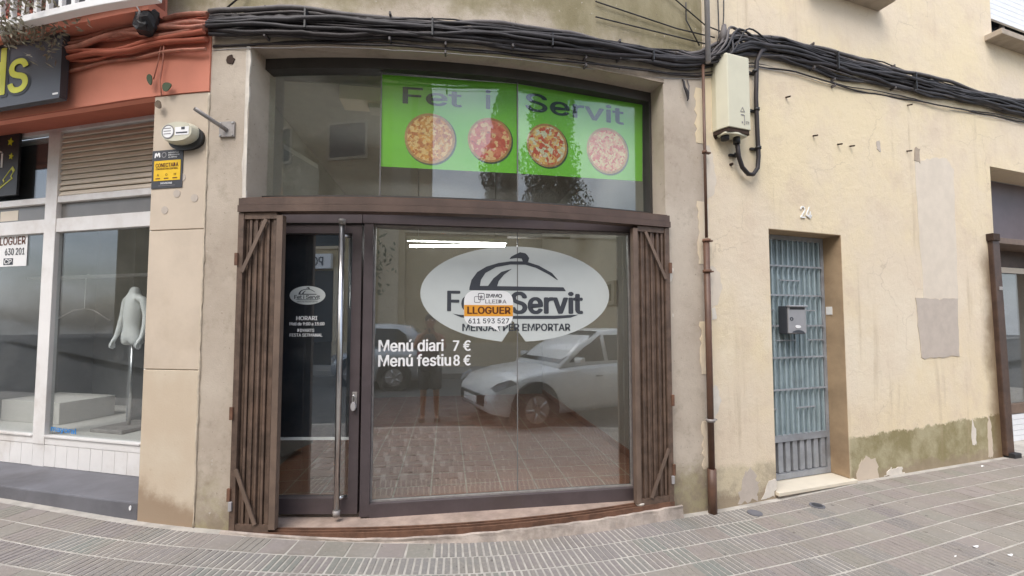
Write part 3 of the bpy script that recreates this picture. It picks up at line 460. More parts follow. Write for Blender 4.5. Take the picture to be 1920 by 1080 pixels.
# cream house render: large faded fields, green painted dado with damp patches
def mk_plaster_house():
    m = Mat('cream_house_render'); s, z, uv = m.uv()
    a = m.mix(m.rng(m.noise(.8, 5, .6), .35, .65), S(240, 223, 188, .87), S(235, 219, 195, .87))
    a = m.mix(m.rng(m.noise(2.4, 6, .65), .48, .7, 0, .55), a, S(228, 208, 184, .83))
    # whitened band in the middle height
    band = m.op('MULTIPLY', m.rng(z, .5, 1.1), m.rng(z, 1.5, 2.3, 1, 0))
    a = m.mix(m.op('MULTIPLY', band, m.rng(m.noise(1.1, 5), .4, .62, 0, .6)), a, S(241, 230, 208, .90))
    zz = m.op('ADD', z, m.op('MULTIPLY', m.op('SUBTRACT', m.noise(5.0, 6, .75), .5), .22))
    zz = m.op('ADD', zz, m.op('MULTIPLY', m.op('SUBTRACT', s, 5), -.02))
    right = m.rng(s, 3.70, 3.80)
    green = m.mix(m.rng(m.noise(2.6, 6, .7), .35, .62), S(158, 147, 106, .77), S(192, 182, 148, .8))
    green = m.mix(m.rng(m.noise(2.0, 5, .7, stretch=(1, 1, .4)), .55, .66, 0, .85), green, S(216, 202, 172, .82))
    lowc = m.mix(m.rng(m.noise(3.0, 6, .7), .42, .6), S(196, 182, 158, .8), S(222, 208, 178, .82))
    dado_r = m.op('MULTIPLY', m.rng(zz, .43, .45, 1, 0, False), right)
    zl = m.op('ADD', z, m.op('MULTIPLY', m.op('SUBTRACT', m.noise(2.2, 6, .75), .5), .35))
    dado_l = m.op('MULTIPLY', m.rng(zl, .26, .34, 1, 0), m.rng(s, 3.70, 3.80, 1, 0))
    a = m.mix(dado_r, a, green); a = m.mix(dado_l, a, lowc)
    # worn foot of the wall
    ft = m.op('ADD', z, m.op('MULTIPLY', m.op('SUBTRACT', m.noise(7, 6, .75), .5), .35))
    a = m.mix(m.rng(ft, .02, .12, .8, 0), a, S(170, 152, 128, .75))
    # brown grime next to the neighbour's post
    g = m.op('MULTIPLY', m.rng(m.op('ADD', s, m.op('MULTIPLY', m.op('SUBTRACT', m.noise(3, 5), .5), .25)), 5.98, 6.26), m.rng(z, 2.2, 2.55, 1, 0))
    a = m.mix(m.op('MULTIPLY', g, .85), a, S(120, 92, 58, .7))
    a = m.mix(m.rng(m.noise(34, 3, .6), .72, .75, 0, .6), a, S(176, 160, 136, .8))
    st = m.noise(7, 5, .65, stretch=(1, 1, .09))
    a = m.mix(m.op('MULTIPLY', m.rng(st, .54, .74, 0, .5), m.rng(m.noise(.7, 3), .4, .6)), a, S(196, 176, 146, .8))
    vc = m.t.nodes.new('ShaderNodeTexVoronoi'); vc.feature = 'DISTANCE_TO_EDGE'; vc.inputs['Scale'].default_value = .9
    wv = m.t.nodes.new('ShaderNodeVectorMath'); wv.operation = 'MULTIPLY_ADD'; wv.inputs[1].default_value = (.5, .5, .5)
    nn = m.t.nodes.new('ShaderNodeTexNoise'); nn.inputs['Scale'].default_value = 2.2; nn.inputs['Detail'].default_value = 5
    m.link(m.pos(), nn.inputs['Vector']); m.link(nn.outputs['Color'], wv.inputs[0]); m.link(m.pos(), wv.inputs[2]); m.link(wv.outputs[0], vc.inputs['Vector'])
    crack = m.op('MULTIPLY', m.rng(vc.outputs['Distance'], .0, .006, 1, 0), m.rng(m.noise(1.1, 3), .5, .6))
    a = m.mix(m.op('MULTIPLY', crack, .22), a, S(150, 128, 100, .7))
    h = m.op('ADD', m.noise(110, 4, .7), m.op('MULTIPLY', m.noise(5, 5), 2.2))
    h = m.op('ADD', h, m.op('MULTIPLY', m.noise(17, 4, .6), 1.2))
    return m.done(a, .93, 0, h, .5, .008)
def mk_tiles(name, a, b, c):
    m = Mat(name); r = m.obj_random()
    base = m.mix(m.rng(r, 0, .5), a, b); base = m.mix(m.rng(r, .55, 1), base, c)
    base = m.mix(m.rng(m.noise(2.5, 6, .7), .4, .7, 0, .6), base, S(160, 152, 140, .7))
    base = m.mix(m.rng(m.noise(40, 4, .7), .45, .75, 0, .5), base, S(188, 180, 170, .72))
    base = m.mix(m.rng(m.noise(19, 2, .5), .69, .73, 0, .55), base, S(96, 90, 84, .6))
    base = m.mix(m.rng(m.noise(.9, 6, .7), .5, .72, 0, .45), base, S(140, 130, 116, .6))
    return m.done(base, .85, 0, m.op('ADD', m.noise(150, 3), m.op('MULTIPLY', m.noise(24, 4), 1.5)), .55, .004)
M = {}
M['plaster'] = mk_plaster_mid()
M['house'] = mk_plaster_house()
M['grey_patch'] = plain('grey_cement_patch', S(229, 217, 200, .86), .92, var=.06, scale=6, bump=.5)
M['grey_patch_dark'] = plain('darker_cement_patch', S(206, 194, 182, .82), .92, var=.08, scale=8, bump=.5)
M['bare'] = plain('bare_plaster_under_paint', S(188, 172, 154, .8), .95, var=.2, scale=9, bump=.5)
M['fresh'] = plain('pale_filler', S(236, 228, 216, .82), .9, var=.1, scale=12)
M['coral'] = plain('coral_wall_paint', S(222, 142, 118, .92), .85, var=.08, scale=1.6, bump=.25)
M['coral_dark'] = plain('coral_soffit_shade_tone', S(190, 106, 82, .85), .85, var=.10, scale=3)  # wall coral with the soffit's shade put into the colour; some cables share it
M['coral_cable'] = plain('coral_painted_cable', S(202, 134, 112, .8), .7, var=.35, scale=7)
M['stone'] = plain('cream_stone_facing', S(220, 204, 184, .84), .85, var=.08, scale=2.2, bump=.35, dirt=S(200, 182, 158, .8))
def mk_stonefoot():
    m = Mat('cream_stone_with_damp_foot'); s, z, uv = m.uv()
    a = m.mix(m.rng(m.noise(2.0, 5, .6), .35, .65), S(216, 198, 174, .84), S(224, 210, 188, .84))
    zz = m.op('ADD', z, m.op('MULTIPLY', m.op('SUBTRACT', m.noise(4, 6, .7), .5), .3))
    zz = m.op('ADD', zz, m.op('MULTIPLY', m.op('ADD', s, 2.2), .3))
    a = m.mix(m.rng(zz, .22, .36, .75, 0), a, S(160, 132, 104, .75))
    a = m.mix(m.rng(m.noise(14, 5, .7), .62, .75, 0, .5), a, S(190, 164, 132, .78))
    return m.done(a, .88, 0, m.noise(80, 4), .3, .004)
M['stonefoot'] = mk_stonefoot()
M['mortar'] = plain('pale_mortar_bead', S(222, 208, 186, .8), .95, var=.15, scale=14, bump=.5)
M['hole'] = plain('dark_cavity', S(70, 52, 42, .8), .95, var=.4, scale=30)
M['gate'] = plain('brown_gate_paint', S(112, 92, 79, .80), .55, var=.38, scale=11, bump=.35, dirt=S(134, 108, 90, .7))
M['gate_lite'] = plain('faded_brown_gate_paint', S(128, 108, 94, .78), .6, var=.22, scale=5, bump=.2)
M['frame'] = plain('dark_brown_shop_frame', S(94, 84, 86, .80), .42, var=.18, scale=4, bump=.06, dirt=S(104, 92, 86, .65))
M['frame_top'] = plain('charcoal_transom_frame', S(70, 66, 63, .75), .5, var=.2, scale=4, bump=.06)
M['sill_red'] = plain('worn_red_threshold', S(194, 172, 158, .76), .9, var=.26, scale=6, bump=.6, dirt=S(160, 142, 126, .7))
M['header'] = plain('dark_brown_header_paint', S(98, 78, 68, .78), .5, var=.22, scale=5, bump=.2, dirt=S(124, 102, 88, .75))
M['cement'] = plain('broken_cement_edge', S(200, 186, 174, .78), .95, var=.34, scale=7, bump=1.0, dirt=S(146, 132, 118, .7))
M['rust'] = plain('rusty_track_steel', S(128, 92, 72, .74), .7, .0, var=.4, scale=9, bump=.4)
M['steel'] = plain('brushed_steel', (.62, .62, .62), .28, 1.0, var=.08, scale=20, bump=.04)
M['zinc'] = plain('painted_grey_steel', S(178, 172, 168, .75), .5, .2, var=.2, scale=14)
M['glass'] = make_glass('shop_glass', .175)
M['glass_top'] = make_glass('transom_glass', .062)
M['glass_side'] = make_glass('dusty_side_glass', .06, (.93, .95, .95))
M['banner'] = plain('bright_green_banner', S(128, 212, 44, .84), .32, var=.05, scale=2, bump=.02)
M['ink'] = plain('dark_teal_print', S(30, 62, 54, .7), .5, var=.1)
M['vinyl'] = plain('white_window_vinyl', S(222, 228, 226, .75), .55, var=.04, scale=3, bump=.02)
M['slate'] = plain('slate_grey_print', S(70, 74, 82, .75), .6, var=.06)
M['white'] = plain('white_print', (.86, .86, .86), .6, var=.03, bump=.02)
M['orange'] = plain('amber_print', S(246, 170, 52, .85), .6, var=.03, bump=.02)
M['brown_ink'] = plain('brown_print', S(108, 52, 12, .8), .6, var=.05)
M['grey_ink'] = plain('grey_print', S(150, 146, 150, .8), .6, var=.05)
M['film'] = plain('navy_black_film', S(50, 58, 72, .8), .35, var=.15, scale=3, bump=.03)
M['alu_white'] = plain('white_painted_aluminium', S(242, 240, 238, .90), .45, var=.05, scale=2.5, bump=.06, dirt=S(214, 204, 194, .8))
M['louvre'] = plain('cream_louvre_slats', S(238, 226, 208, .86), .6, var=.05, scale=3)
M['grey_step'] = plain('grey_painted_step', S(124, 124, 130, .72), .8, var=.16, scale=3, bump=.35, dirt=S(98, 94, 92, .7))
M['grey_pane'] = plain('grey_infill_board', S(134, 132, 130, .72), .35, var=.08, scale=3)
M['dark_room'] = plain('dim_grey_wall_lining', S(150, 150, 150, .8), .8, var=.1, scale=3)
M['room'] = plain('white_room_paint', S(214, 210, 204, .8), .85, var=.05, scale=1.5)
M['room_grey'] = plain('warm_grey_room_paint', S(176, 172, 166, .74), .85, var=.08, scale=1.5)
M['ceiling'] = plain('pale_ceiling', S(200, 198, 194, .74), .9, var=.05)
M['terracotta'] = (lambda m: m.done(m.mix(m.rng(m.noise(7, 5, .6), .35, .65), m.mix(m.obj_random(), S(160, 104, 80, .82), S(178, 120, 95, .82)), S(172, 124, 101, .82)), .4, 0, m.noise(60, 3), .2, .002))(Mat('terracotta_tile'))
M['grout'] = plain('pale_grout', S(208, 192, 172, .78), .9)
M['black'] = plain('black_plastic', (.022, .022, .024), .5, var=.3)
M['sign_dark'] = plain('anthracite_sign_panel', S(70, 71, 76, .75), .45, var=.08, scale=2, bump=.03)
M['yellow'] = plain('yellow_lettering', S(226, 226, 40, .85), .45, var=.04)
M['signal'] = plain('bright_yellow_label', S(250, 204, 20, .85), .5, var=.04)
M['mannequin'] = plain('white_mannequin_plastic', (.86, .87, .86), .4, var=.03, bump=.02)
M['blue'] = plain('sky_blue_print', S(40, 140, 220, .85), .5, var=.04)
M['cable'] = plain('weathered_black_cable', S(74, 70, 74, .5), .65, var=.5, scale=6)
M['cable_dark'] = plain('black_cable', S(56, 48, 50, .6), .6, var=.4, scale=8)
M['cable_lite'] = plain('grey_cable', S(116, 110, 110, .65), .65, var=.3, scale=8)
M['post'] = plain('dark_brown_post_paint', S(92, 70, 58, .7), .55, var=.3, scale=7, bump=.3, dirt=S(120, 94, 76, .7))
M['pipe'] = plain('brown_downpipe_paint', S(112, 82, 66, .72), .5, var=.25, scale=6, dirt=S(140, 108, 86, .7))
M['conduit'] = plain('pale_grey_conduit', S(190, 186, 186, .75), .5, var=.06)
M['box'] = plain('cream_meter_box', S(224, 220, 196, .84), .55, var=.06, scale=3, bump=.08)
M['alarm'] = plain('cream_alarm_cover', S(222, 218, 196, .82), .4, var=.05)
M['teal'] = plain('pale_teal_door_paint', S(172, 190, 196, .78), .6, var=.16, scale=7, dirt=S(140, 152, 158, .7))
M['iron'] = plain('grey_iron_paint', S(166, 170, 176, .76), .55, var=.2, scale=6, dirt=S(132, 128, 126, .7))
M['reveal'] = plain('brown_door_reveal', S(190, 164, 132, .76), .9, var=.2, scale=3, bump=.4, dirt=S(160, 134, 106, .72))
M['marble'] = plain('cream_step_slab', S(232, 222, 202, .84), .6, var=.06, scale=4)
M['ceramic'] = plain('white_ceramic', (.8, .79, .76), .35, var=.05)
M['mailbox'] = plain('silver_mailbox', S(182, 182, 186, .8), .4, .3, var=.06)
M['concrete'] = plain('grey_sill_concrete', S(196, 182, 164, .76), .9, var=.18, scale=6, bump=.5)
M['shutter'] = plain('white_roller_shutter', (.78, .80, .83), .45, var=.03)
M['mauve'] = plain('grey_mauve_panel', S(122, 110, 116, .7), .5, var=.12, scale=3)
M['bark'] = plain('dry_grey_stem', S(140, 122, 104, .7), .9, var=.4, scale=12, bump=.6)
M['dryleaf'] = (lambda m: m.done(m.mix(m.noise(30, 2), S(120, 116, 92, .7), S(188, 180, 158, .75)), .85))(Mat('dry_leaf'))
M['leaf'] = (lambda m: m.done(m.mix(m.noise(8, 3), (.03, .055, .022), (.075, .11, .045)), .6))(Mat('green_leaf'))
M['cypress'] = (lambda m: m.done(m.mix(m.noise(3, 4), (.022, .038, .02), (.06, .085, .04)), .7))(Mat('cypress_foliage'))
M['skin'] = plain('tanned_skin', S(190, 138, 108, .7), .55, var=.08)
M['hair'] = plain('dark_hair', (.03, .022, .018), .5, var=.3)
M['cloth_dark'] = plain('dark_shorts_cloth', (.035, .037, .045), .9, var=.2)
M['cloth_shirt'] = plain('brown_grey_vest_cloth', S(112, 98, 92, .7), .9, var=.15)
M['car_silver'] = plain('silver_car_paint', (.46, .48, .50), .22, .35, var=.04, bump=.0)
M['car_white'] = plain('white_car_paint', (.70, .72, .73), .15, var=.03, bump=.0)
M['car_glass'] = plain('dark_car_glass', (.02, .024, .028), .06, var=.1, bump=.0)
M['tyre'] = plain('tyre_rubber', (.018, .018, .018), .85, var=.2)
M['headlamp'] = plain('headlamp_lens', (.4, .42, .45), .1, .2, var=.1, bump=.0)
M['red_lens'] = plain('red_lamp_lens', (.35, .02, .02), .15, var=.1)
M['tan_wall'] = plain('tan_street_render', S(214, 194, 156, .78), .9, var=.16, scale=.7, bump=.2, dirt=S(166, 146, 112, .7))
M['tan_pale'] = plain('pale_street_render', S(224, 208, 180, .78), .9, var=.1, scale=1)
M['asphalt'] = plain('asphalt', (.10, .098, .094), .9, var=.25, scale=6, bump=.5)
M['kerb'] = plain('granite_kerb', S(168, 164, 158, .7), .85, var=.15, scale=8)
M['tile_base'] = plain('dusty_paving_joint', S(214, 208, 198, .66), .95, var=.2, scale=9, bump=.4, dirt=S(166, 158, 148, .56))
M['tile'] = mk_tiles('ribbed_paving_tile', S(156, 153, 148, .66), S(160, 152, 150, .66), S(149, 153, 146, .66))
M['tile_flat'] = mk_tiles('worn_paving_tile', S(168, 162, 153, .68), S(168, 158, 153, .68), S(161, 158, 147, .68))
def mk_pizza(name, a, b, c, sc):
    m = Mat(name)
    v = m.t.nodes.new('ShaderNodeTexVoronoi'); v.inputs['Scale'].default_value = sc
    nn = m.t.nodes.new('ShaderNodeTexNoise'); nn.inputs['Scale'].default_value = sc * .8; m.link(m.pos(), nn.inputs['Vector'])
    va = m.t.nodes.new('ShaderNodeVectorMath'); va.operation = 'MULTIPLY_ADD'; va.inputs[1].default_value = (.05, .05, .05); m.link(nn.outputs['Color'], va.inputs[0]); m.link(m.pos(), va.inputs[2])
    m.link(va.outputs[0], v.inputs['Vector'])
    r = m.t.nodes.new('ShaderNodeSeparateColor'); m.link(v.outputs['Color'], r.inputs[0])
    col = m.mix(m.rng(r.outputs[0], .3, .7), a, b); col = m.mix(m.rng(r.outputs[1], .55, .75), col, c)
    col = m.mix(m.rng(m.noise(sc * 1.6, 3, .6, dist=1.5), .55, .7, 0, .7), col, S(96, 46, 22, .8))
    return m.done(col, .6)
M['pasta'] = mk_pizza('pasta_print', S(222, 150, 62), S(196, 110, 44), S(236, 190, 120), 44)
M['ham'] = mk_pizza('ham_pizza_print', S(222, 120, 92), S(206, 88, 66), S(236, 186, 130), 30)
M['salad'] = mk_pizza('salad_pizza_print', S(236, 190, 110), S(206, 84, 56), S(220, 214, 180), 40)
M['tomato'] = mk_pizza('tomato_pizza_print', S(212, 74, 56), S(232, 160, 120), S(236, 206, 150), 52)
M['crust'] = plain('baked_rim_print', S(206, 150, 84, .8), .6, var=.3, scale=30)
def mk_lamp(name, strength):
    m = Mat(name); return m.done((.9, .9, .9), .4, Emission_Color=(1, .98, .95, 1), Emission_Strength=strength)
M['tube'] = mk_lamp('lit_fluorescent_tube', 54.0)
# ================================================================== GROUND
def sheet(name, m, u0, u1, w0, w1, z, mat, n=1):
    mb = MB(m)
    I = [[mb.add(u0 + (u1 - u0) * i / n, w, z) for w in (w0, w1)] for i in range(n + 1)]
    for a, b in zip(I, I[1:]): mb.face(a[0], b[0], b[1], a[1])
    return mb.build(name, mat, None, kind='structure')
def wavy_sheet(name, s0, s1, n0, n1, dz, mat, step=.15):
    mb = MB(); k = int((s1 - s0) / step); I = []
    for i in range(k + 1):
        s = s0 + (s1 - s0) * i / k
        I.append([mb.add(s, n, ground(s) + dz) for n in (n0, n1)])
    for a, b in zip(I, I[1:]): mb.face(a[0], b[0], b[1], a[1])
    return mb.build(name, mat, None, origin=(0, 0, 0), kind='structure')
gm = MB(SF); gm.face(*[gm.add(u, w, -.35) for u, w in ((-90, -60), (90, -60), (90, 90), (-90, 90))])
gm.build('ground', M['asphalt'], None, kind='structure')
sheet('road', SF, -60, 60, 2.75, 8.9, -.085, M['asphalt'])
sheet('far_pavement', SF, -60, 60, 9.05, 11.6, .07, M['kerb'])
kb = MB(SF); kb.box(-60, 60, 8.9, 9.05, -.3, .075); kb.build('far_kerb', M['kerb'], None, kind='structure')
pave = wavy_sheet('pavement', -11, 14, -.6, 2.75, 0, M['tile_base'])
LOC[pave.name] = Vector((0, 0, 0))

# ribbed paving tiles, laid in rows that follow the frontage
TP = .187; N0 = .055
def tile_mesh(name, ribs, gap, h, mat, joint, row=.013):
    mb = MB(Local((0, 0, 0), 0)); p = TP
    e = joint / 2; f_ = row / 2; bw = (p - joint - gap * (ribs - 1)) / ribs
    for i in range(ribs):
        x0 = -p / 2 + e + i * (bw + gap); x1 = x0 + bw; y0, y1 = -p / 2 + f_, p / 2 - f_
        c = .0015
        I = [mb.add(x, y, z) for x, y, z in ((x0, y0, -.004), (x1, y0, -.004), (x1, y1, -.004), (x0, y1, -.004),
             (x0 + c, y0 + c, h), (x1 - c, y0 + c, h), (x1 - c, y1 - c, h), (x0 + c, y1 - c, h))]
        for q in ((4, 5, 6, 7), (0, 1, 5, 4), (1, 2, 6, 5), (2, 3, 7, 6), (3, 0, 4, 7)): mb.face(*[I[k] for k in q])
    o = mb.build(name, mat, None, origin=(0, 0, 0)); me = o.data
    bpy.data.objects.remove(o); LOC.pop(name, None)
    return me
TM = [tile_mesh('ribbed_tile', 4, .0125, .0026, M['tile'], .013), tile_mesh('worn_tile', 4, .0028, .0024, M['tile_flat'], .004),
      tile_mesh('half_worn_tile', 4, .007, .0025, M['tile'], .008), tile_mesh('flat_tile', 1, .004, .0024, M['tile_flat'], .012)]
spots = []
rt = random.Random(3)
for r in range(0, 14):
    n = N0 + (r + .5) * TP
    s = -6.0 + rt.uniform(0, .05)
    while s < 9:
        a = head(s); curv = (A2 - A1) / (S2 - S1) if S1 < s < S2 else 0
        ds = TP / (1 + n * curv)
        p = W(s + ds / 2, n, ground(s + ds / 2))
        # which tiles are worn smooth
        q = rt.random()
        if s > 3.4: k = 1 if q < .45 else 3
        elif s > 2.2: k = 1 if q < .55 else (2 if q < .85 else 3)
        elif s > 1.2: k = 0 if q < .45 else (2 if q < .8 else 1)
        elif n > .70 and s < 1.2: k = 3 if q < .75 else 1
        elif s < -2.7 and n < .42: k = 3 if q < .6 else 1
        elif n < .23 and -1.9 < s < -.4: k = 3 if q < .7 else 1
        elif s < -2.2: k = 0 if q < .6 else 2
        else: k = 0 if q < .82 else 2
        x, y, z = p.x, p.y, p.z - EYE
        fw = y * math.cos(PITCH) + z * math.sin(PITCH); up = -y * math.sin(PITCH) + z * math.cos(PITCH)
        vis = False; area = 0
        if fw > .3:
            px = 960 + 800 * x / fw; py = 563 - 800 * up / fw
            vis = -60 < px < 1980 and py < 1130
            area = 1 / fw ** 3 if vis else 0
        spots.append((area, s + ds / 2, n, k, rt.uniform(-.0012, .0012), rt.uniform(-.012, .012)))
        s += ds
spots.sort(key=lambda t: -t[0])
far = MB(Local((0, 0, 0), 0))
for i, (area, s, n, k, dz, tw) in enumerate(spots):
    a = head(s); p = W(s, n, ground(s) + .0008 + dz)
    gs = (ground(s + .05) - ground(s - .05)) / .1
    if i < 299 and area > 0:
        o = bpy.data.objects.new('paving_tile', TM[k]); COL.objects.link(o); o.parent = pave
        o.location = p; o.rotation_euler = (0, -math.atan(gs), a + tw * .6)
    else:
        rot = Matrix.Translation(p) @ Matrix.Rotation(a + tw, 4, 'Z'); b = len(far.v)
        for v in TM[k].vertices: far.addw(rot @ v.co)
        for f in TM[k].polygons: far.face(*[b + q for q in f.vertices])
far.build('paving_field', M['tile_flat'], pave, kind='stuff')

# ================================================================== MIDDLE BUILDING: the closed takeaway
shop = thing('shop_building', 'grey beige rendered shop building around the wide takeaway opening with the green banner', 'building', W(0, 0, 0))
OL, OR, OT = -1.644, 1.66, 3.60
PE, HE = -1.955, 2.085
w = MB()
w.box(PE, OL, -.30, 0, -.4, OT)
w.box(OR, HE, -.30, 0, -.4, OT)
w.box(PE, HE, -.30, 0, OT, 6.6)
w.box(-2.36, PE, -.30, -.002, 3.86, 6.6)
w.build('wall', M['plaster'], shop)
# broken inner edge of plaster round the opening
for i, (pts, nn) in enumerate([([(OL - .035, .3), (OL, .3), (OL, 3.6), (OL - .03, 3.6)], .004), ([(OL, 3.6), (OR, 3.6), (OR, 3.63), (OL, 3.635)], .004)]):
    MB().prism(ragged(pts, .008, 26, i + 4), -.01, nn).build('plaster_edge', M['fresh'] if i == 0 else M['bare'], shop)
# soffit patches where plaster fell off the lintel
MB().prism(ragged([(-1.45, 3.60), (-.55, 3.60), (-.75, 3.66), (-1.2, 3.645)], .012, 9, 3), -.01, .003).build('plaster_patch', M['bare'], shop)
MB().prism(ragged([(.95, 3.61), (1.6, 3.61), (1.64, 3.66), (1.2, 3.67)], .010, 9, 8), -.01, .003).build('plaster_patch', M['bare'], shop)
for (s, z, r) in ((1.70, 1.92, .035), (1.715, 1.60, .016), (1.72, 1.98, .02)):
    MB().prism(ragged(oval(s, z, r * .5, r, 9), r * .15, 1, 5), -.01, .003).build('plaster_patch', M['fresh'], shop)
# hole knocked in the render, left of the opening
MB().prism(ragged(oval(-1.80, 3.495, .032, .036, 10), .006, 1, 2), -.01, .006).build('plaster_hole', M['hole'], shop)
# interior box of the shop, aligned with the pane
SI = SF
DEEP = -5.0
rm = MB(SI)
rm.box(-1.12, -1.06, DEEP, -.06, -.2, 3.62); rm.build('room_wall', M['room_grey'], shop)
rm = MB(SI); rm.box(2.50, 2.56, DEEP, -.02, -.2, 3.62); rm.build('room_wall', M['room'], shop)
rm = MB(SI); rm.box(-1.12, 2.56, DEEP - .06, DEEP - .002, -.2, 3.62); rm.build('room_wall', M['room_grey'], shop)
rm = MB(SI); rm.box(-1.3, 2.7, DEEP - .1, -.02, 3.63, 3.70); rm.build('room_ceiling', M['ceiling'], shop)
fl = MB(SI); fl.box(-1.3, 2.7, DEEP - .1, -.10, -.2, .115); fl = fl.build('room_floor', M['grout'], shop)
ft = MB(Local((0, 0, 0), 0)); ft.box(-.145, .145, -.1435, .1435, -.003, .0012); ft0 = ft.build('floor_tile', M['terracotta'], None, origin=(0, 0, 0)); ftm = ft0.data
bpy.data.objects.remove(ft0)
for i in range(12):
    for j in range(16):
        p = SI(-.90 + i * .303, -.30 - j * .303, .115)
        o = bpy.data.objects.new('floor_tile', ftm); COL.objects.link(o); o.parent = fl
        o.location = p - LOC[fl.name]; o.rotation_euler = (0, 0, STREET_A)
# skirting seen along the right hand wall
sk = MB(SI); sk.box(2.485, 2.50, DEEP + .02, -.15, .121, .20); sk.build('skirting', M['terracotta'], shop)

# transom: charcoal frame and three lights
FT, FB = 3.575, 2.515
tf = MB()
tf.box(-1.74, 1.715, -.27, -.17, 3.515, 3.60)
tf.build('transom_head', M['frame_top'], shop)
tf = MB(); tf.box(-1.74, 1.69, -.27, -.17, 2.42, 2.515); tf.build('transom_sill', M['frame_top'], shop)
for s0, s1 in ((-1.74, -1.665), (1.635, 1.715)):
    MB().box(s0, s1, -.268, -.168, 2.515, 3.515).build('transom_jamb', M['frame_top'], shop)
for T, s0, s1 in ((T1, -1.68, -.725), (T2, -.717, .397), (T3, .403, 1.65)):
    MB(T).box(s0, s1, -.006, 0, 2.50, 3.53).build('transom_pane', M['glass_top'], shop)
for T, s in ((T2, -.722), (T3, .400)):
    MB(T).box(s - .004, s + .004, -.010, .004, 2.515, 3.515).build('pane_joint', M['grey_pane'], shop)

# shopfront frame under the gate header
fr = MB(FP); fr.box(-.845, 1.50, -.05, .055, 2.305, 2.42); fr.build('frame_head', M['frame'], shop)
fr = MB(FD); fr.box(-1.62, -.845, -.05, .055, 2.305, 2.42); fr.build('frame_head', M['frame'], shop)
fr = MB(FP); fr.box(-.835, -.764, -.05, .05, .10, 2.305); fr.build('mullion', M['frame'], shop)
fr = MB(FP); fr.box(1.385, 1.50, -.05, .05, .10, 2.305); fr.build('frame_jamb', M['frame'], shop)
fr = MB(FP); fr.box(-.764, 1.385, -.05, .05, .075, .188); fr.build('frame_bottom_rail', M['frame'], shop)
fr = MB(FD); fr.box(-1.62, -1.565, -.05, .05, .10, 2.305); fr.build('frame_jamb', M['frame'], shop)
# beads round the pane
bd = MB(FP); bd.box(-.764, 1.385, -.012, .012, .188, .200); bd.box(-.764, 1.385, -.012, .012, 2.285, 2.303); bd.box(-.764, -.752, -.012, .012, .20, 2.285); bd.box(1.373, 1.385, -.012, .012, .20, 2.285)
bd.build('glazing_bead', M['zinc'], shop)
MB(FP).box(-.755, .391, -.004, 0, .195, 2.295).build('display_pane', M['glass'], shop)
MB(FP).box(.397, 1.376, -.004, 0, .195, 2.295).build('display_pane', M['glass'], shop)
MB(FP).box(.390, .398, -.006, .003, .20, 2.287).build('pane_joint', M['grey_pane'], shop)

# glazed door (part) with its own pieces
dr = MB(FD)
dr.box(-1.562, -1.50, -.03, .04, .118, 2.295); dr.box(-.925, -.850, -.03, .04, .118, 2.295)
dr.box(-1.50, -.925, -.03, .04, .118, .232); dr.box(-1.50, -.925, -.03, .04, 2.228, 2.295)
door = dr.build('door', M['frame'], shop)
def sub(mb, name, mat, parent, **k):
    return mb.build(name, mat, parent, **k)
sub(MB(FD).box(-1.50, -.925, -.004, 0, .232, 2.228), 'door_pane', M['glass'], door)
sub(MB(FD).box(-1.498, -.936, -.016, -.008, .672, 2.226), 'door_film', M['film'], door)
sub(MB(FD).box(-1.498, -.930, -.016, -.002, .650, .671), 'film_edge', M['white'], door)
hb = MB(FD); hb.tube([(-.985, .10, .17), (-.985, .10, 2.29)], .021, 12)
for z in (.25, 2.20): hb.tube([(-.985, .10, z), (-.94, .038, z)], .012, 8)
sub(hb, 'door_handle', M['steel'], door)
for z in (.13, 2.28): sub(MB(FD).tube([(-.985, .10, z), (-.985, .10, z + .042)], .026, 12), 'handle_cap', M['zinc'], door)
lk = MB(FD); lk.box(-.905, -.865, .04, .046, .90, 1.02); sub(lk, 'lock_plate', M['zinc'], door, bevel=.003)

# threshold, track and broken cement edge
th = MB(); th.box(OL, OR, -.30, -.035, -.3, .088); th.build('threshold', M['sill_red'], shop)
tr = MB()
for n0, n1, z1 in ((-.035, -.022, .100), (-.006, .006, .098), (.022, .034, .092)):
    tr.box(-1.675, 1.672, n0, n1, .03, z1)
tr.box(-1.675, 1.672, -.022, -.006, .03, .062); tr.box(-1.675, 1.672, .006, .022, .03, .058)
tr.build('gate_track', M['rust'], shop)
ce = MB(); k = 60; rn = random.Random(5); I = []
for i in range(k + 1):
    s = -1.72 + 3.46 * i / k; g = ground(s)
    o = .060 + .005 * math.sin(s * 2.3) + rn.uniform(-.005, .005); z1 = max(g + .006, .044 + rn.uniform(-.005, .002))
    I.append([ce.add(s, .034, z1 + .012), ce.add(s, .052, z1 + .008), ce.add(s, o * .9, z1 - .012), ce.add(s, o + .008, g - .01), ce.add(s, .034, g - .02)])
for a, b in zip(I, I[1:]):
    for q in range(4): ce.face(a[q], b[q], b[q + 1], a[q + 1])
ce.build('cement_edge', M['cement'], shop)
# gate header with its two profiles
gh = MB(); gh.box(-1.672, 1.674, -.06, .035, 2.388, 2.438); gh.build('gate_header', M['header'], shop)
gh = MB(); gh.box(-1.672, 1.674, -.05, .046, 2.336, 2.384); gh.build('gate_header', M['header'], shop)
# dirt lip above the header
for s0, s1, z in ((-1.4, -.2, 2.44),):
    MB().box(-1.66, 1.66, -.05, .02, 2.4395, 2.446).build('header_lip', M['rust'], shop)

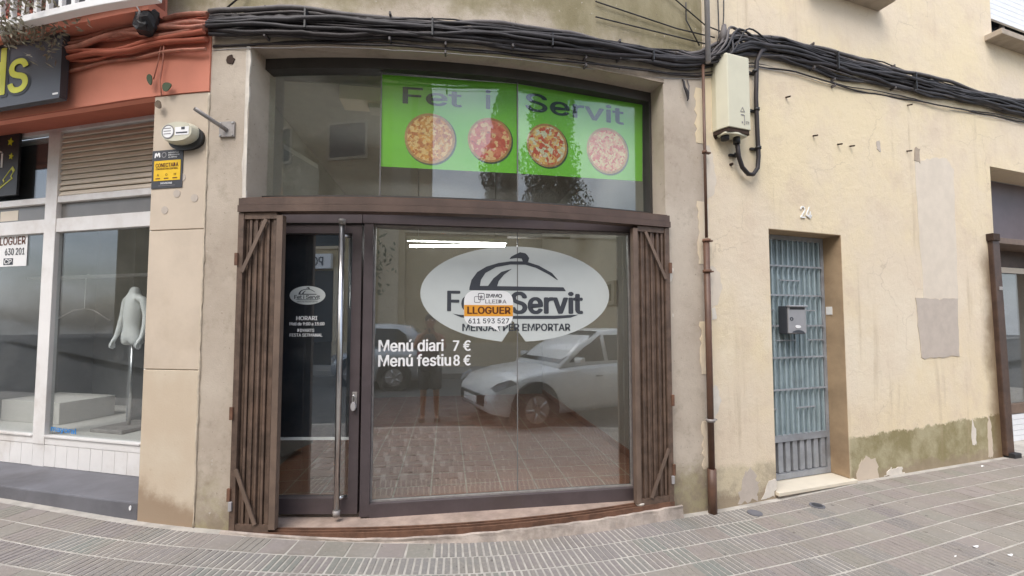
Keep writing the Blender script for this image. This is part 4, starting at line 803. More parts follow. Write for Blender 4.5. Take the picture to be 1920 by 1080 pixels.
# ================================================================== FOLDING GATES
def gate(label, s0, s1, lead_right):
    g = thing('folding_gate', label, 'gate', W((s0 + s1) / 2, 0, .09), 'folded lattice gates at the shop opening')
    zb, zt = .098, 2.332
    a = (s0, s0 + .042); b = (s1 - .046, s1)
    outer, lead = (a, b) if lead_right else (b, a)
    MB().box(*outer, -.018, .034, zb - .01, zt).build('outer_post', M['gate'], g, bevel=.002)
    MB().box(*lead, -.016, .030, zb + .012, zt - .02).build('leading_post', M['gate_lite'], g, bevel=.002)
    x0, x1 = a[1] + .006, b[0] - .006
    MB().box(a[1], b[0], -.012, .028, zt - .045, zt).build('top_rail', M['gate'], g)
    MB().box(a[1], b[0], -.012, .028, zb - .005, zb + .042).build('bottom_rail', M['gate'], g)
    k = 10; p = (x1 - x0) / k
    sl = MB(Local((0, 0, 0), 0)); sl.box(-.0085, .0085, -.012, .012, 0, zt - .045 - zb - .042); so = sl.build('slat', M['gate'], None, origin=(0, 0, 0)); sm = so.data
    bpy.data.objects.remove(so)
    rg = random.Random(int(abs(s0) * 100))
    for i in range(k):
        s = x0 + (i + .5) * p + rg.uniform(-.003, .003)
        o = bpy.data.objects.new('slat', sm); COL.objects.link(o); o.parent = g
        o.location = W(s, .002 + (.006 if i % 2 else -.006), zb + .042) - LOC[g.name]; o.rotation_euler = (0, rg.uniform(-.0012, .0012), head(s) + rg.uniform(-.2, .2))
    bk = MB(); bk.box(a[1], b[0], -.050, -.036, zb, zt); bk.build('folded_lattice', M['gate'], g)
    def brace(p0, p1):
        d = Vector((p1[0] - p0[0], p1[1] - p0[1])); d.normalize(); nx, nz = -d.y * .013, d.x * .013
        MB().prism([(p0[0] + nx, p0[1] + nz), (p1[0] + nx, p1[1] + nz), (p1[0] - nx, p1[1] - nz), (p0[0] - nx, p0[1] - nz)], .032, .042).build('brace', M['gate_lite'], g)
    inn = b[0] - .02 if lead_right else a[1] + .02
    out = a[1] + .0 if lead_right else b[0]
    brace((inn - (.05 if lead_right else -.05), zt - .05), (out, zt - .43)); brace((out, .52), (inn - (.07 if lead_right else -.07), zb + .05))
    sx = s0 + .0 if lead_right else s1
    for z in (.30, .86, 1.95): MB().box(sx - .012, sx + .012, .034, .048, z, z + .09).build('hinge', M['rust'], g, bevel=.003)
    bolt = MB(); bolt.box(sx - .012 + (.014 if lead_right else -.014), sx + .012 + (.014 if lead_right else -.014), .034, .05, .235, .30); bolt.build('latch_block', M['conduit'], g, bevel=.004)
    return g
gate('folded brown lattice gate on the left beside the glass door', -1.672, -1.345, True)
gate('folded brown lattice gate on the right beside the downpipe end', 1.318, 1.668, False)

# ================================================================== LEFT BUILDING: coral shop
left = thing('coral_building', 'coral painted building with a white framed shop window and grey step', 'building', W(-3.6, 0, .1))
PL, PR = -2.432, PE - .002
w = MB()
w.box(-12, -2.362, -.46, -.06, 3.47, 5.0); w.box(-12, -2.362, -.06, .012, 3.262, 5.0); w.box(-2.362, PR, -.40, .012, 3.262, 3.858)
w.build('wall', M['coral'], left)
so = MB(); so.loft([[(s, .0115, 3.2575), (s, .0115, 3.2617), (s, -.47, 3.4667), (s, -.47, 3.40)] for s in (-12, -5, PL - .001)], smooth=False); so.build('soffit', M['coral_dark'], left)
# pillar in three facing stones
pb = MB(); pb.box(PL + .006, PR, -.48, -.006, -.3, 3.255); pb.build('pillar_core', M['bare'], left)
for z0, z1 in ((-.3, 1.196), (1.202, 2.226), (2.232, 3.258)):
    MB().box(PL, PR - .006, -.46, .004, z0, z1).build('facing_stone', M['stonefoot'] if z0 < 0 else M['stone'], left, bevel=.004)
mt = MB(); rn = random.Random(4)
I = [(PE - .004 + rn.uniform(-.004, .004), .004, .1 + i * .05) for i in range(64)]
mt.tube(I, [.007 + rn.uniform(-.003, .004) for _ in I], 5); mt.build('mortar_bead', M['mortar'], left)
for s, z in ((-2.20, 2.50), (-2.05, 2.46), (-2.30, 2.38), (-2.16, 2.62)):
    MB().prism(oval(s, z, .03, .03, 12), -.01, .0065).build('filled_hole', M['grey_patch_dark'], left)
# step
st = MB(); st.box(-12, PL - .003, -.52, -.002, -.3, .232); st.build('step', M['grey_step'], left, bevel=.012)
# white aluminium shopfront set back in the opening
AN0, AN1 = -.46, -.405
def al(s0, s1, z0, z1, name, n0=AN0, n1=AN1, mat='alu_white'):
    return MB().box(s0, s1, n0, n1, z0, z1).build(name, M[mat], left, bevel=.004)
al(-12, PL - .008, 3.345, 3.465, 'window_head')
for a in (-5.6, -4.27): al(a, a + .15, .43, 3.345, 'window_stile', AN0, AN1 + .006)
al(-2.985, PL - .008, .43, 3.345, 'window_stile')
for s0, s1 in ((-5.45, -4.27), (-4.12, -2.985)):
    al(s0, s1, 2.665, 2.725, 'window_rail'); al(s0, s1, 2.385, 2.515, 'window_rail'); al(s0, s1, .43, .505, 'window_rail')
    bl = MB(); n = 14
    al(s0, s1, .228, .43, 'kick_panel', AN0, AN1 - .008)
    k = 8
    for i in range(k):
        a = s0 + (s1 - s0) * i / k; b = s0 + (s1 - s0) * (i + 1) / k
        MB().box(a + .002, b - .002, AN1 - .0081, AN1 - .001, .236, .425).build('panel_board', M['alu_white'], left)
    MB().box(s0 + .002, s1 - .002, -.445, -.439, 2.52, 2.66).build('fanlight_board', M['grey_pane'], left)
    MB().box(s0 + .002, s1 - .002, -.440, -.434, .51, 2.38).build('window_pane', M['glass_side'], left)
    MB().box(s0 - .001, s1 + .001, AN0 + .01, AN1 + .012, .498, .512).build('window_bead', M['alu_white'], left)
al(-4.27, -4.12, .228, .43, 'window_stile', AN0, AN1)
# upper lights: louvre on the right, dark pane on the left
MB().box(-5.45, -4.275, -.446, -.44, 2.73, 3.34).build('upper_pane', M['glass_side'], left)
MB().box(-5.45, -4.275, -.50, -.49, 2.73, 3.34).build('upper_board', M['sign_dark'], left)
lv = MB().box(-4.118, -2.988, -.475, -.468, 2.73, 3.34).build('louvre_back', M['louvre'], left)
k = 12; p = .61 / k
for i in range(k):
    z = 2.73 + p * i
    mb = MB(); mb.loft([[(s, -.460, z + .004), (s, -.414, z), (s, -.411, z + .006), (s, -.428, z + p * .86), (s, -.460, z + p * .86)] for s in (-4.116, -2.99)], smooth=False)
    mb.build('louvre_slat', M['louvre'], left)
# display inside
rm = MB(); rm.box(-5.6, -2.2, -1.72, -1.68, .2, 3.3); rm.build('display_back_wall', M['dark_room'], left)
for i in range(15):
    MB().box(-3.95, -2.6, -1.679, -1.668, .52 + i * .12, .52 + i * .12 + .112).build('slat_board', M['dark_room'], left)
MB().box(-2.26, -2.2, -1.68, -.47, .2, 3.3).build('display_side_wall', M['dark_room'], left)
MB().box(-5.66, -5.6, -1.68, -.47, .2, 3.3).build('display_side_wall', M['dark_room'], left)
MB().box(-5.66, -2.2, -1.7, -.47, 3.3, 3.35).build('display_ceiling', M['ceiling'], left)
MB().box(-5.6, -2.26, -1.68, -.47, .2, .498).build('display_floor', M['room'], left)
MB().box(-5.4, -2.3, -1.0, -.9, 2.02, 2.045).build('display_rail', M['conduit'], left)
MB().box(-4.02, -3.99, -1.66, -1.0, .5, 3.29).build('display_partition', M['dark_room'], left)
# balcony over the sign
bs = MB(); bs.box(-12, -2.34, .012, .15, 3.83, 3.90); bs.build('balcony_slab', M['coral'], left)
bn = .34
MB().box(-12, -2.05, bn - .03, bn + .03, 3.715, 3.765).build('balcony_rail', M['alu_white'], left, bevel=.004)
bl = MB(Local((0, 0, 0), 0)); bl.box(-.017, .017, -.012, .012, 0, .98); bo = bl.build('baluster', M['alu_white'], None, origin=(0, 0, 0)); blm = bo.data; bpy.data.objects.remove(bo)
s = -4.6
while s < -2.06:
    o = bpy.data.objects.new('baluster', blm); COL.objects.link(o); o.parent = left
    o.location = W(s, bn, 3.765) - LOC[left.name]; o.rotation_euler = (0, 0, head(s)); s += .125
MB().box(-12, -2.05, bn - .03, bn + .03, 4.745, 4.79).build('balcony_handrail', M['alu_white'], left)
MB().box(-3.9, -3.3, .25, .27, 3.92, 4.7).build('balcony_screen', plain('faded_pink_screen', S(196, 96, 96, .7), .9), left)
MB().box(-3.2, -2.2, .20, .22, 3.92, 4.6).build('balcony_screen', M['sign_dark'], left)

# ================================================================== RIGHT BUILDING: the cream house no. 24
house = thing('cream_house', 'cream rendered house with patched walls and a recessed iron door at number 24', 'building', W(4.6, 0, -.05))
HS, D0, D1, DT, RO = HE + .002, 2.80, 3.757, 2.415, 6.36
w = MB()
w.box(HS, D0, -.30, .006, -.4, DT); w.box(D1, RO, -.30, .006, -.4, DT); w.box(HS, RO, -.30, .006, DT, 3.42)
w.box(HS, 6.56, -.30, .006, 3.42, 7.4); w.box(6.56, 16, -.30, .006, 3.42, 5.06); w.box(7.9, 16, -.30, .006, 5.06, 7.4); w.box(6.56, 7.9, -.30, .006, 6.5, 7.4)
w.box(8.6, 16, -.30, .006, -.4, 3.42)
w.build('wall', M['house'], house)
# door recess lining
MB().box(D1 - .006, D1 + .002, -.298, .0045, .03, DT).build('reveal', M['reveal'], house)
MB().box(D0, D1 - .006, -.298, .0045, DT - .006, DT + .002).build('reveal', M['reveal'], house)
MB().box(D0 - .002, D0 + .005, -.298, .0045, .03, DT - .006).build('reveal', M['reveal'], house)
MB().box(D0 - .012, D1 + .045, -.30, .045, -.012, .022).build('door_step', M['marble'], house, bevel=.005)
MB().box(D0 + .01, D1 + .03, -.1, .02, -.3, -.0125).build('step_bed', M['cement'], house)
# shapes of old repairs on the wall
def patch(pts, mat, th, amp=.012, per=7, seed=1, name='plaster_patch'):
    return MB().prism(ragged(pts, amp, per, seed), -.02, .006 + th).build(name, M[mat], house)
patch([(4.90, 1.155), (5.57, 1.165), (5.58, 1.80), (4.86, 1.795)], 'grey_patch_dark', .006, .012, 9, 2)
patch([(5.0, 1.80), (5.60, 1.805), (5.64, 3.30), (5.5, 3.42), (4.95, 3.32)], 'grey_patch', .002, .012, 10, 3)
patch([(4.95, 3.33), (5.04, 3.30), (5.05, 3.46), (4.96, 3.47)], 'bare', .005, .01, 4, 4)
patch([(4.34, 3.36), (4.40, 3.34), (4.40, 3.46), (4.35, 3.46)], 'grey_patch_dark', .003, .008, 4, 5)
patch([(HS, 2.62), (2.17, 2.66), (2.20, 2.80), (2.17, 3.02), (2.13, 3.1), (HS, 3.12)], 'grey_patch', .002, .008, 5, 6)
patch([(HS, 1.66), (2.19, 1.70), (2.235, 1.85), (2.22, 1.98), (2.14, 2.04), (HS, 2.02)], 'grey_patch', .002, .007, 5, 7)
patch([(2.12, 1.56), (2.17, 1.58), (2.16, 1.68), (2.12, 1.66)], 'fresh', .004, .006, 4, 8)
patch([(HS, .70), (2.14, .74), (2.20, .86), (2.16, 1.0), (HS, .98)], 'fresh', .002, .01, 5, 9)
patch([(2.35, -.03), (2.56, -.02), (2.60, .12), (2.52, .26), (2.42, .22)], 'grey_patch_dark', .002, .02, 6, 10)
patch([(2.62, -.03), (2.79, -.02), (2.79, .16), (2.70, .10)], 'fresh', .003, .02, 5, 11)
patch([(3.82, -.02), (4.18, -.02), (4.15, .14), (4.02, .22), (3.9, .17)], 'stone', .002, .02, 6, 12)
patch([(4.25, -.015), (4.55, -.015), (4.5, .045), (4.34, .06)], 'fresh', .006, .02, 6, 13)
patch([(6.02, .0), (6.10, .0), (6.11, .28), (6.06, .48), (6.02, .30)], 'stone', .002, .012, 6, 14)
patch([(5.72, .18), (5.80, .16), (5.80, .34), (5.74, .46)], 'fresh', .002, .012, 5, 15)
# flaking paint along the party line
patch([(HS, 2.30), (2.10, 2.30), (2.105, 2.58), (HS, 2.6)], 'fresh', .001, .004, 12, 16, 'paint_flake')
sh = MB(); rn = random.Random(9)
for z0, z1 in ((3.12, 3.62), (2.05, 2.60), (1.1, 1.55), (.3, .7)):
    P = [(1.995 + rn.uniform(-.014, .02), z0 + (z1 - z0) * i / 12) for i in range(13)] + [(HE, z1), (HE, z0)]
    MB().prism(P, -.01, .0035).build('paint_flake', M['house'], shop)
for s, z in ((2.366, 2.965), (2.203, 3.19), (3.071, 3.71), (4.879, 3.93), (4.833, 3.41), (3.417, 3.38), (3.758, 3.34), (3.936, 3.345)):
    mb = MB(); mb.tube([(s, .0, z), (s + .005, .03 if z < 3.2 else .05, z - (.0 if z < 3.2 else .012))], .013 if z < 3.2 else .008, 7); mb.build('wall_plug', M['hole'], house)
MB().box(3.745, 3.751, -.16, -.10, 1.62, 1.70).build('bell_switch', M['ceramic'], house)
# upper windows
wd = MB(); wd.box(6.56, 6.62, -.2, -.14, 5.06, 5.52); wd.build('window_frame', M['zinc'], house)
MB().box(6.56, 7.9, -.20, -.185, 5.06, 6.5).build('window_pane', M['car_glass'], house)
for s in (6.86, 7.2): MB().box(s, s + .05, -.185, -.15, 5.06, 5.5).build('window_mullion', M['zinc'], house)
for i in range(14):
    MB().box(6.562, 7.898, -.135 + (i % 2) * .001, -.11, 5.46 + i * .07, 5.46 + i * .07 + .066).build('shutter_slat', M['shutter'], house)
MB().box(6.40, 8.05, -.1, .16, 4.985, 5.055).build('window_sill', M['concrete'], house, bevel=.006)
MB().box(3.35, 4.47, -.1, .17, 4.90, 4.97).build('window_sill', M['concrete'], house, bevel=.006)
MB().box(3.5, 4.35, -.2, .0005, 4.972, 5.9).build('blind_window', M['house'], house)

# iron door: frame is the part, bars and sheet its pieces
DN = -.20
d = MB()
d.box(D0 + .006, D0 + .05, DN - .02, DN + .03, .03, DT - .008); d.box(D1 - .052, D1 - .008, DN - .02, DN + .03, .03, DT - .008)
d.box(D0 + .05, D1 - .052, DN - .02, DN + .03, .03, .085); d.box(D0 + .05, D1 - .052, DN - .02, DN + .034, .385, .450); d.box(D0 + .05, D1 - .052, DN - .02, DN + .03, 2.36, DT - .008)
idoor = d.build('iron_door', M['iron'], house)
cs = MB(); k = 48; I = []
for i in range(k + 1):
    s = D0 + .05 + (D1 - D0 - .102) * i / k
    I.append([cs.add(s, DN - .006 + (.010 if i % 4 in (1, 2) else -.004), z) for z in (.45, 2.36)])
for a, b in zip(I, I[1:]): cs.face(a[0], b[0], b[1], a[1])
cs.build('corrugated_sheet', M['teal'], idoor)
wdt = D1 - D0 - .102
for i in range(12):
    s = D0 + .05 + wdt * (i + .5) / 12
    MB().box(s - .0075, s + .0075, DN + .020, DN + .040, .45, 2.36).build('bar', M['teal'], idoor)
for z in (2.09, 1.80, 1.50, 1.19, .88):
    MB().box(D0 + .05, D1 - .052, DN + .043, DN + .055, z, z + .016).build('cross_bar', M['iron'], idoor)
for a, b, z in ((.0, .2, 1.655), (.62, .85, 1.655), (.22, .52, 1.36), (.72, 1.0, 1.36), (.0, .2, .70), (.5, .8, .70), (.3, .62, 1.95)):
    MB().box(D0 + .05 + a * wdt, D0 + .05 + b * wdt, DN + .043, DN + .053, z, z + .012).build('cross_bar', M['iron'], idoor)
for i in range(9):
    s = D0 + .05 + wdt * (i + .5) / 9
    MB().box(s - .030, s + .030, DN - .01, DN + .024, .092, .384).build('slat', M['iron'], idoor, bevel=.003)
MB().box(D0 + .05, D1 - .052, DN - .018, DN - .011, .085, .385).build('door_backing', M['hole'], idoor)
MB().box(D0, D1, -.299, -.26, .03, DT).build('door_recess_back', M['hole'], house)

# neighbour's entrance at the far right
MB().box(RO, 8.6, -1.3, -1.25, -.2, 3.42).build('entrance_back', M['post'], house)
MB().box(8.55, 8.6, -1.25, -.3, -.2, 3.42).build('entrance_side', M['dark_room'], house)
MB().box(RO - .05, 8.6, -1.3, -.3, 3.42, 3.46).build('entrance_ceiling', M['ceiling'], house)
MB().box(RO, 8.6, -1.3, .0, -.3, -.022).build('entrance_floor', M['tile_base'], house)
MB().box(RO + .02, 6.86, -.36, -.32, 2.575, 3.42).build('upper_panel', M['mauve'], house)
MB().box(6.86, 7.08, -.50, -.46, 2.575, 3.42).build('upper_panel', M['sign_dark'], house)
MB().box(7.08, 8.5, -.36, -.32, 2.575, 3.42).build('upper_panel', M['mauve'], house)
MB().box(RO - .0, 8.6, -.34, -.02, 2.50, 2.57).build('entrance_beam', M['gate_lite'], house, bevel=.004)
MB().box(6.62, 8.6, -.37, -.33, 2.28, 2.50).build('entrance_head', M['post'], house)
MB().box(6.80, 8.5, -.328, -.322, 2.20, 2.275).build('entrance_strip', M['louvre'], house)
MB().box(6.62, 6.80, -.39, -.32, .30, 2.28).build('entrance_post', M['post'], house, bevel=.005)
MB().box(6.80, 8.6, -.39, -.32, .335, .46).build('entrance_rail', M['gate_lite'], house, bevel=.004)
MB().box(6.80, 8.6, -.36, -.352, .46, 2.20).build('entrance_pane', M['glass_side'], house)
for i in range(5):
    MB().box(6.45, 8.6, -.345, -.325, -.02 + i * .07, -.02 + i * .07 + .064).build('plinth_slat', M['shutter'], house)
pp = MB(); pp.loft([[(a - .01, -.05, z), (a + .135, -.05, z), (a + .135, .05, z), (a - .01, .05, z)] for a, z in ((6.235, 2.555), (6.262, 1.6), (6.285, .55), (6.30, .0))], smooth=False)
pp.build('leaning_post', M['post'], house, bevel=.008)
MB().box(6.20, 6.34, -.06, .07, 2.50, 2.585).build('post_bracket', M['hole'], house, bevel=.006)
MB().box(6.30, 6.36, .05, .058, 1.92, 1.96).build('post_plate', M['zinc'], house)
MB().box(6.31, 6.45, .0, .10, -.05, .035).build('post_foot', M['black'], house, bevel=.006)
# ================================================================== CABLES
def cable_bundle(label, mats, count, s0, s1, lo, hi, rad, seed, group_loc, n_off=(.02, .07), wob=.02, clips=()):
    t = thing('cable_bundle', label, 'cables', group_loc)
    rnd = random.Random(seed)
    k = int((s1 - s0) / .09)
    for c in range(count):
        base = (c + .5) / count; ph = rnd.uniform(0, 6); fq = rnd.uniform(.8, 2.6); am = rnd.uniform(.2, 1) * wob; r = rad * rnd.choice((.4, .5, .75, .9, 1.1, 1.4))
        nb = n_off[0] + (n_off[1] - n_off[0]) * (1 - abs(2 * base - 1)) * rnd.uniform(.5, 1)
        jump = rnd.uniform(-.12, .12)
        P = []
        for i in range(k + 1):
            s = s0 + (s1 - s0) * i / k
            f = min(1, max(0, base + jump * math.sin(s * .9 + ph)))
            z = lo(s) + (hi(s) - lo(s)) * f + am * math.sin(fq * s * 2.2 + ph) + rnd.uniform(-.002, .002)
            P.append((s, nb + .012 * math.sin(fq * 1.7 * s + ph * 2) + r + rnd.uniform(-.003, .003), z + wob * .35 * math.sin(s * 9 + ph * 3)))
        mb = MB(); mb.tube(P, r, 6)
        mb.build('cable', M[mats[rnd.randrange(len(mats))]], t)
    for s in clips:
        MB().box(s + .3, s + .312, n_off[0] + .03, n_off[1] + .018, lo(s) + .03, hi(s) - .03).build('cable_tie', M['black'], t)
        for z in (lo(s), hi(s)):
            MB().box(s - .007, s + .007, .0, n_off[0] + .045, z - .012, z + .012).build('cable_clip', M['cable_lite'], t, bevel=.002)
    return t
zs = [-1.95, -.9, -.33, .46, 1.14, 1.7, 2.0, 2.25, 2.55, 3.0, 3.97, 6.8, 12]
lo_ = [3.655, 3.60, 3.615, 3.645, 3.69, 3.735, 3.785, 3.88, 4.01, 4.05, 4.03, 4.13, 4.2]
hi_ = [3.86, 3.81, 3.79, 3.80, 3.835, 3.86, 3.90, 4.05, 4.20, 4.28, 4.285, 4.32, 4.36]
LO = lambda s: float(np.interp(s, zs, lo_)); HI = lambda s: float(np.interp(s, zs, hi_))
cb = cable_bundle('thick sagging bundle of black and grey cables above the green banner', ['cable', 'cable', 'cable_dark', 'cable_lite', 'cable'],
             21, -1.94, 8.5, LO, HI, .013, 11, W(0, 0, 3.6), clips=(-1.5, -.6, .3, 1.2, 3.4, 4.6))
# dark mesh sleeve wrapped round part of the bundle
for s0, s1 in ((-1.94, .2), (2.5, 6.4)):
    mb = MB(); k = 40; rnd = random.Random(8); R = []
    for i in range(k + 1):
        s = s0 + (s1 - s0) * i / k; a, b = LO(s) + .05, HI(s) - .02
        if s0 > 0: a, b = a + .03, b - .05
        R.append([(s, .006, a + rnd.uniform(-.01, .01)), (s, .042 + rnd.uniform(-.012, .012), a + .02), (s, .06 + rnd.uniform(-.014, .014), (a + b) / 2), (s, .045 + rnd.uniform(-.012, .012), b - .02), (s, .006, b + rnd.uniform(-.01, .01))])
    mb.loft(R, smooth=False); mb.build('cable_sleeve', M['cable_dark'], cb)
# separate thin wires below it
zs2 = [-1.95, -.33, .46, 1.14, 1.7, 2.0, 2.3, 2.6, 3.2, 3.97, 6.8, 12]; z2 = [3.60, 3.575, 3.60, 3.63, 3.67, 3.72, 3.80, 3.94, 3.97, 3.95, 4.07, 4.15]
L2 = lambda s: float(np.interp(s, zs2, z2))
cable_bundle('three thin wires clipped to the wall just below the thick black bundle', ['cable_dark', 'cable_dark', 'conduit'], 3, -1.94, 8.5, lambda s: L2(s) - .035, lambda s: L2(s) + .03, .0055, 4, W(.6, 0, 3.55), (.004, .012), .008, clips=(-.2, .9, 3.7))
cable_bundle('bundle of coral painted cables under the balcony of the coral building', ['coral_cable', 'coral_cable', 'coral_dark'], 11, -5.2, -1.96, lambda s: 3.58 + .02 * math.sin(s * 3), lambda s: 3.80 + .05 * math.sin(s * 1.7), .014, 21, W(-3, 0, 3.6), (.02, .06), .03)
# loops of cable rising to the house bundle beside the white conduit
t = thing('cable_tangle', 'tangle of loose black cables curling up beside the white conduit at the party line', 'cables', W(2.3, 0, 3.9))
rnd = random.Random(31)
for i in range(9):
    x = rnd.uniform(2.0, 2.2); x2 = rnd.uniform(2.5, 2.9); top = rnd.uniform(4.0, 4.22)
    P = [(x - .25, .05, 3.80 + rnd.uniform(0, .08)), (x, .07, 3.83 + rnd.uniform(0, .08)), (x + .15, .09 + rnd.uniform(0, .05), 3.9 + rnd.uniform(0, .1)), ((x + x2) / 2, .09, top), (x2, .07, 4.06 + rnd.uniform(0, .12)), (x2 + .3, .05, 4.1 + rnd.uniform(0, .08))]
    Q = []
    for a in range(len(P) - 1):
        p0, p1, p2, p3 = P[max(a - 1, 0)], P[a], P[a + 1], P[min(a + 2, len(P) - 1)]
        for k in range(6):
            u = k / 6
            Q.append(tuple(.5 * ((2 * p1[q]) + (-p0[q] + p2[q]) * u + (2 * p0[q] - 5 * p1[q] + 4 * p2[q] - p3[q]) * u * u + (-p0[q] + 3 * p1[q] - 3 * p2[q] + p3[q]) * u ** 3) for q in range(3)))
    MB().tube(Q, rnd.uniform(.007, .013), 6).build('cable', M['cable'] if i % 3 else M['cable_lite'], t)
for pts in ([(2.16, .05, 3.9), (2.22, .06, 4.1), (2.23, .05, 4.3), (2.24, .03, 4.9)], [(2.30, .05, 3.95), (2.25, .07, 4.12), (2.29, .05, 4.3), (2.33, .03, 4.9)], [(1.3, .02, 4.62), (1.72, .03, 4.38), (2.1, .03, 4.19), (2.6, .05, 4.12)], [(1.0, .02, 4.15), (1.8, .02, 4.10), (2.2, .03, 4.10)], [(1.0, .02, 4.02), (2.2, .03, 4.02)], [(2.02, .04, 3.98), (1.9, .02, 4.2), (1.9, .02, 4.36)]):
    MB().tube(pts, .0055, 6).build('cable', M['cable'], t)
MB().tube([(2.24, .07, 4.0), (2.25, .08, 4.10), (2.27, .07, 4.2)], [.028, .034, .02], 8).build('tape_wrap', M['cable_lite'], t)
mb = MB(); mb.tube([(-1.62, .02, 4.2), (-1.68, .03, 3.98), (-1.8, .05, 3.86)], .006, 6); mb.build('cable', M['cable_dark'], t)

# ================================================================== PIPES AND BOXES ON THE HOUSE
t = thing('conduit', 'white vertical conduit tube above the brown pipe at the party line', 'pipe', W(2.06, .06, 3.8))
MB().tube([(2.055, .10, 3.80), (2.06, .10, 6.5)], .022, 10).build('tube', M['conduit'], t)
t = thing('downpipe', 'brown downpipe with a thin upper rod standing between the grey shop and cream house', 'pipe', W(2.03, .06, -.05))
MB().tube([(2.035, .055, 2.27), (2.04, .055, 3.80)], .0125, 9).build('upper_rod', M['pipe'], t)
MB().tube([(2.035, .055, .30), (2.032, .055, 2.26)], .026, 12).build('pipe', M['pipe'], t)
MB().tube([(2.035, .055, -.05), (2.035, .055, .32)], .036, 12).build('pipe_shoe', M['pipe'], t)
for z, r in ((2.245, .034), (1.98, .036), (.72, .038), (3.02, .02)):
    c = MB(); c.tube([(2.034, .055, z - .012), (2.034, .055, z + .012)], r, 10); c.box(2.03, 2.10, .03, .06, z - .006, z + .006); c.build('pipe_clamp', M['rust'] if z != .72 else M['zinc'], t)

t = thing('meter_box', 'tall cream meter box fixed to the house wall under the cables', 'utility box', W(2.3, 0, 3.2))
MX = [(2.175, .0), (2.175, .055), (2.215, .15), (2.455, .15), (2.475, .135), (2.475, .0)]
mb = MB()
mb.loft([[(s, n, z) for s, n in MX] for z in (3.235, 3.24, 3.885)] + [[(s, n * .9, 3.90) for s, n in MX]], smooth=False)
mb.build('cover', M['box'], t, bevel=.006)
mb = MB(); mb.loft([[(s + .006 * (1 if s < 2.3 else -1), max(.0, n - .01), z) for s, n in MX] for z in (3.20, 3.235)], smooth=False); mb.build('base', M['hole'], t)
mb = MB(); mb.loft([[(2.2, .02, z), (2.2, .12, z), (2.32, .145, z), (2.45, .12, z), (2.45, .02, z)] for z in (3.185, 3.199)], smooth=False); mb.build('gland_plate', M['box'], t)
MB().tube([(2.25, .07, 3.15), (2.25, .07, 3.186)], .035, 10).build('cable_gland', M['black'], t); MB().tube([(2.37, .08, 3.13), (2.37, .08, 3.186)], .03, 10).build('cable_gland', M['black'], t)
def tri(cx, cz, r): return [(cx + r * math.cos(math.radians(a)), cz + r * math.sin(math.radians(a))) for a in (90, 210, 330)]
MB().ring(tri(2.37, 3.40, .030), tri(2.37, 3.40, .022), .151, .153).build('warning_triangle', M['grey_ink'], t)
MB().box(2.35, 2.385, .151, .1535, 3.355, 3.362).build('moulded_line', M['grey_ink'], t)
MB().box(2.387, 2.393, .151, .1535, 3.27, 3.358).build('moulded_line', M['grey_ink'], t)
MB().box(2.358, 2.372, .151, .1535, 3.285, 3.298).build('screw_cap', M['grey_ink'], t)
MB().ring([(2.405, 3.285), (2.44, 3.285), (2.44, 3.305), (2.405, 3.305)], [(2.408, 3.288), (2.437, 3.288), (2.437, 3.302), (2.408, 3.302)], .151, .153).build('moulded_mark', M['grey_ink'], t)

t = thing('looped_cable', 'thick black cable dropping from the bundle and looping up into the meter box', 'cable', W(2.6, 0, 2.85))
P = [(2.78, .05, 4.10), (2.70, .07, 4.05), (2.655, .06, 3.95), (2.645, .05, 3.6), (2.65, .05, 3.25), (2.655, .05, 3.06), (2.64, .05, 2.95), (2.585, .05, 2.885), (2.52, .055, 2.88), (2.45, .06, 2.93), (2.40, .07, 3.02), (2.375, .08, 3.14)]
MB().tube(P, .019, 9).build('cable', M['cable_dark'], t)
for s, z in ((2.645, 3.86), (2.65, 3.50), (2.655, 3.14), (2.405, 3.05)):
    c = MB().tube([(s, .05, z - .012), (s, .05, z + .012)], .026, 8).build('cable_clip', M['black'], t); MB().box(s - .06, s + .03, .0, .03, z - .012, z + .006).build('clip_nail', M['black'], c)

t = thing('house_number', 'white ceramic numerals 24 on the cream wall over the iron door', 'number', W(3.27, .01, 2.54))
txt('numeral', '2', W, 3.205, 3.268, 2.545, 2.66, .0165, M['ceramic'], t, .03, depth=.008)
txt('numeral', '4', W, 3.278, 3.352, 2.545, 2.66, .0165, M['ceramic'], t, .03, depth=.008)

t = thing('mailbox', 'small silver mailbox with a dark slot hanging on the iron door', 'mailbox', W(3.2, -.12, 1.42))
MB().box(3.075, 3.315, -.148, -.06, 1.43, 1.70).build('body', M['slate'], t, bevel=.006)
fp = MB(); fp.box(3.078, 3.312, -.06, -.045, 1.435, 1.695); fp.build('front', M['mailbox'], t, bevel=.008)
MB().box(3.10, 3.29, -.0455, -.042, 1.665, 1.685).build('slot', M['black'], t)
MB().box(3.07, 3.32, -.06, -.030, 1.69, 1.706).build('lid', M['mailbox'], t, bevel=.004)
MB().ring(oval(3.118, 1.575, .022, .018, 14), oval(3.118, 1.575, .012, .009, 14), -.0455, -.042).build('lock', M['slate'], t)
MB().prism(oval(3.20, 1.50, .035, .015, 14), -.0455, -.041).build('name_plate', M['white'], t)
MB().prism(oval(3.20, 1.438, .08, .03, 16, 0, math.pi), -.0455, -.042).build('base_arch', M['slate'], t)

t = thing('hanging_hook', 'small dark metal hook hanging on the plaster right of the green banner', 'hook', W(1.87, 0, 3.48))
MB().tube([(1.86, .005, 3.66), (1.852, .03, 3.63), (1.86, .03, 3.58), (1.885, .035, 3.53), (1.893, .03, 3.48), (1.885, .03, 3.465)], [.006, .009, .010, .016, .008, .005], 7).build('hook', M['cable'], t)
MB().tube([(1.915, .0, 3.67), (1.912, .025, 3.60), (1.90, .03, 3.53), (1.893, .03, 3.49)], .005, 6).build('wire', M['cable_lite'], t)

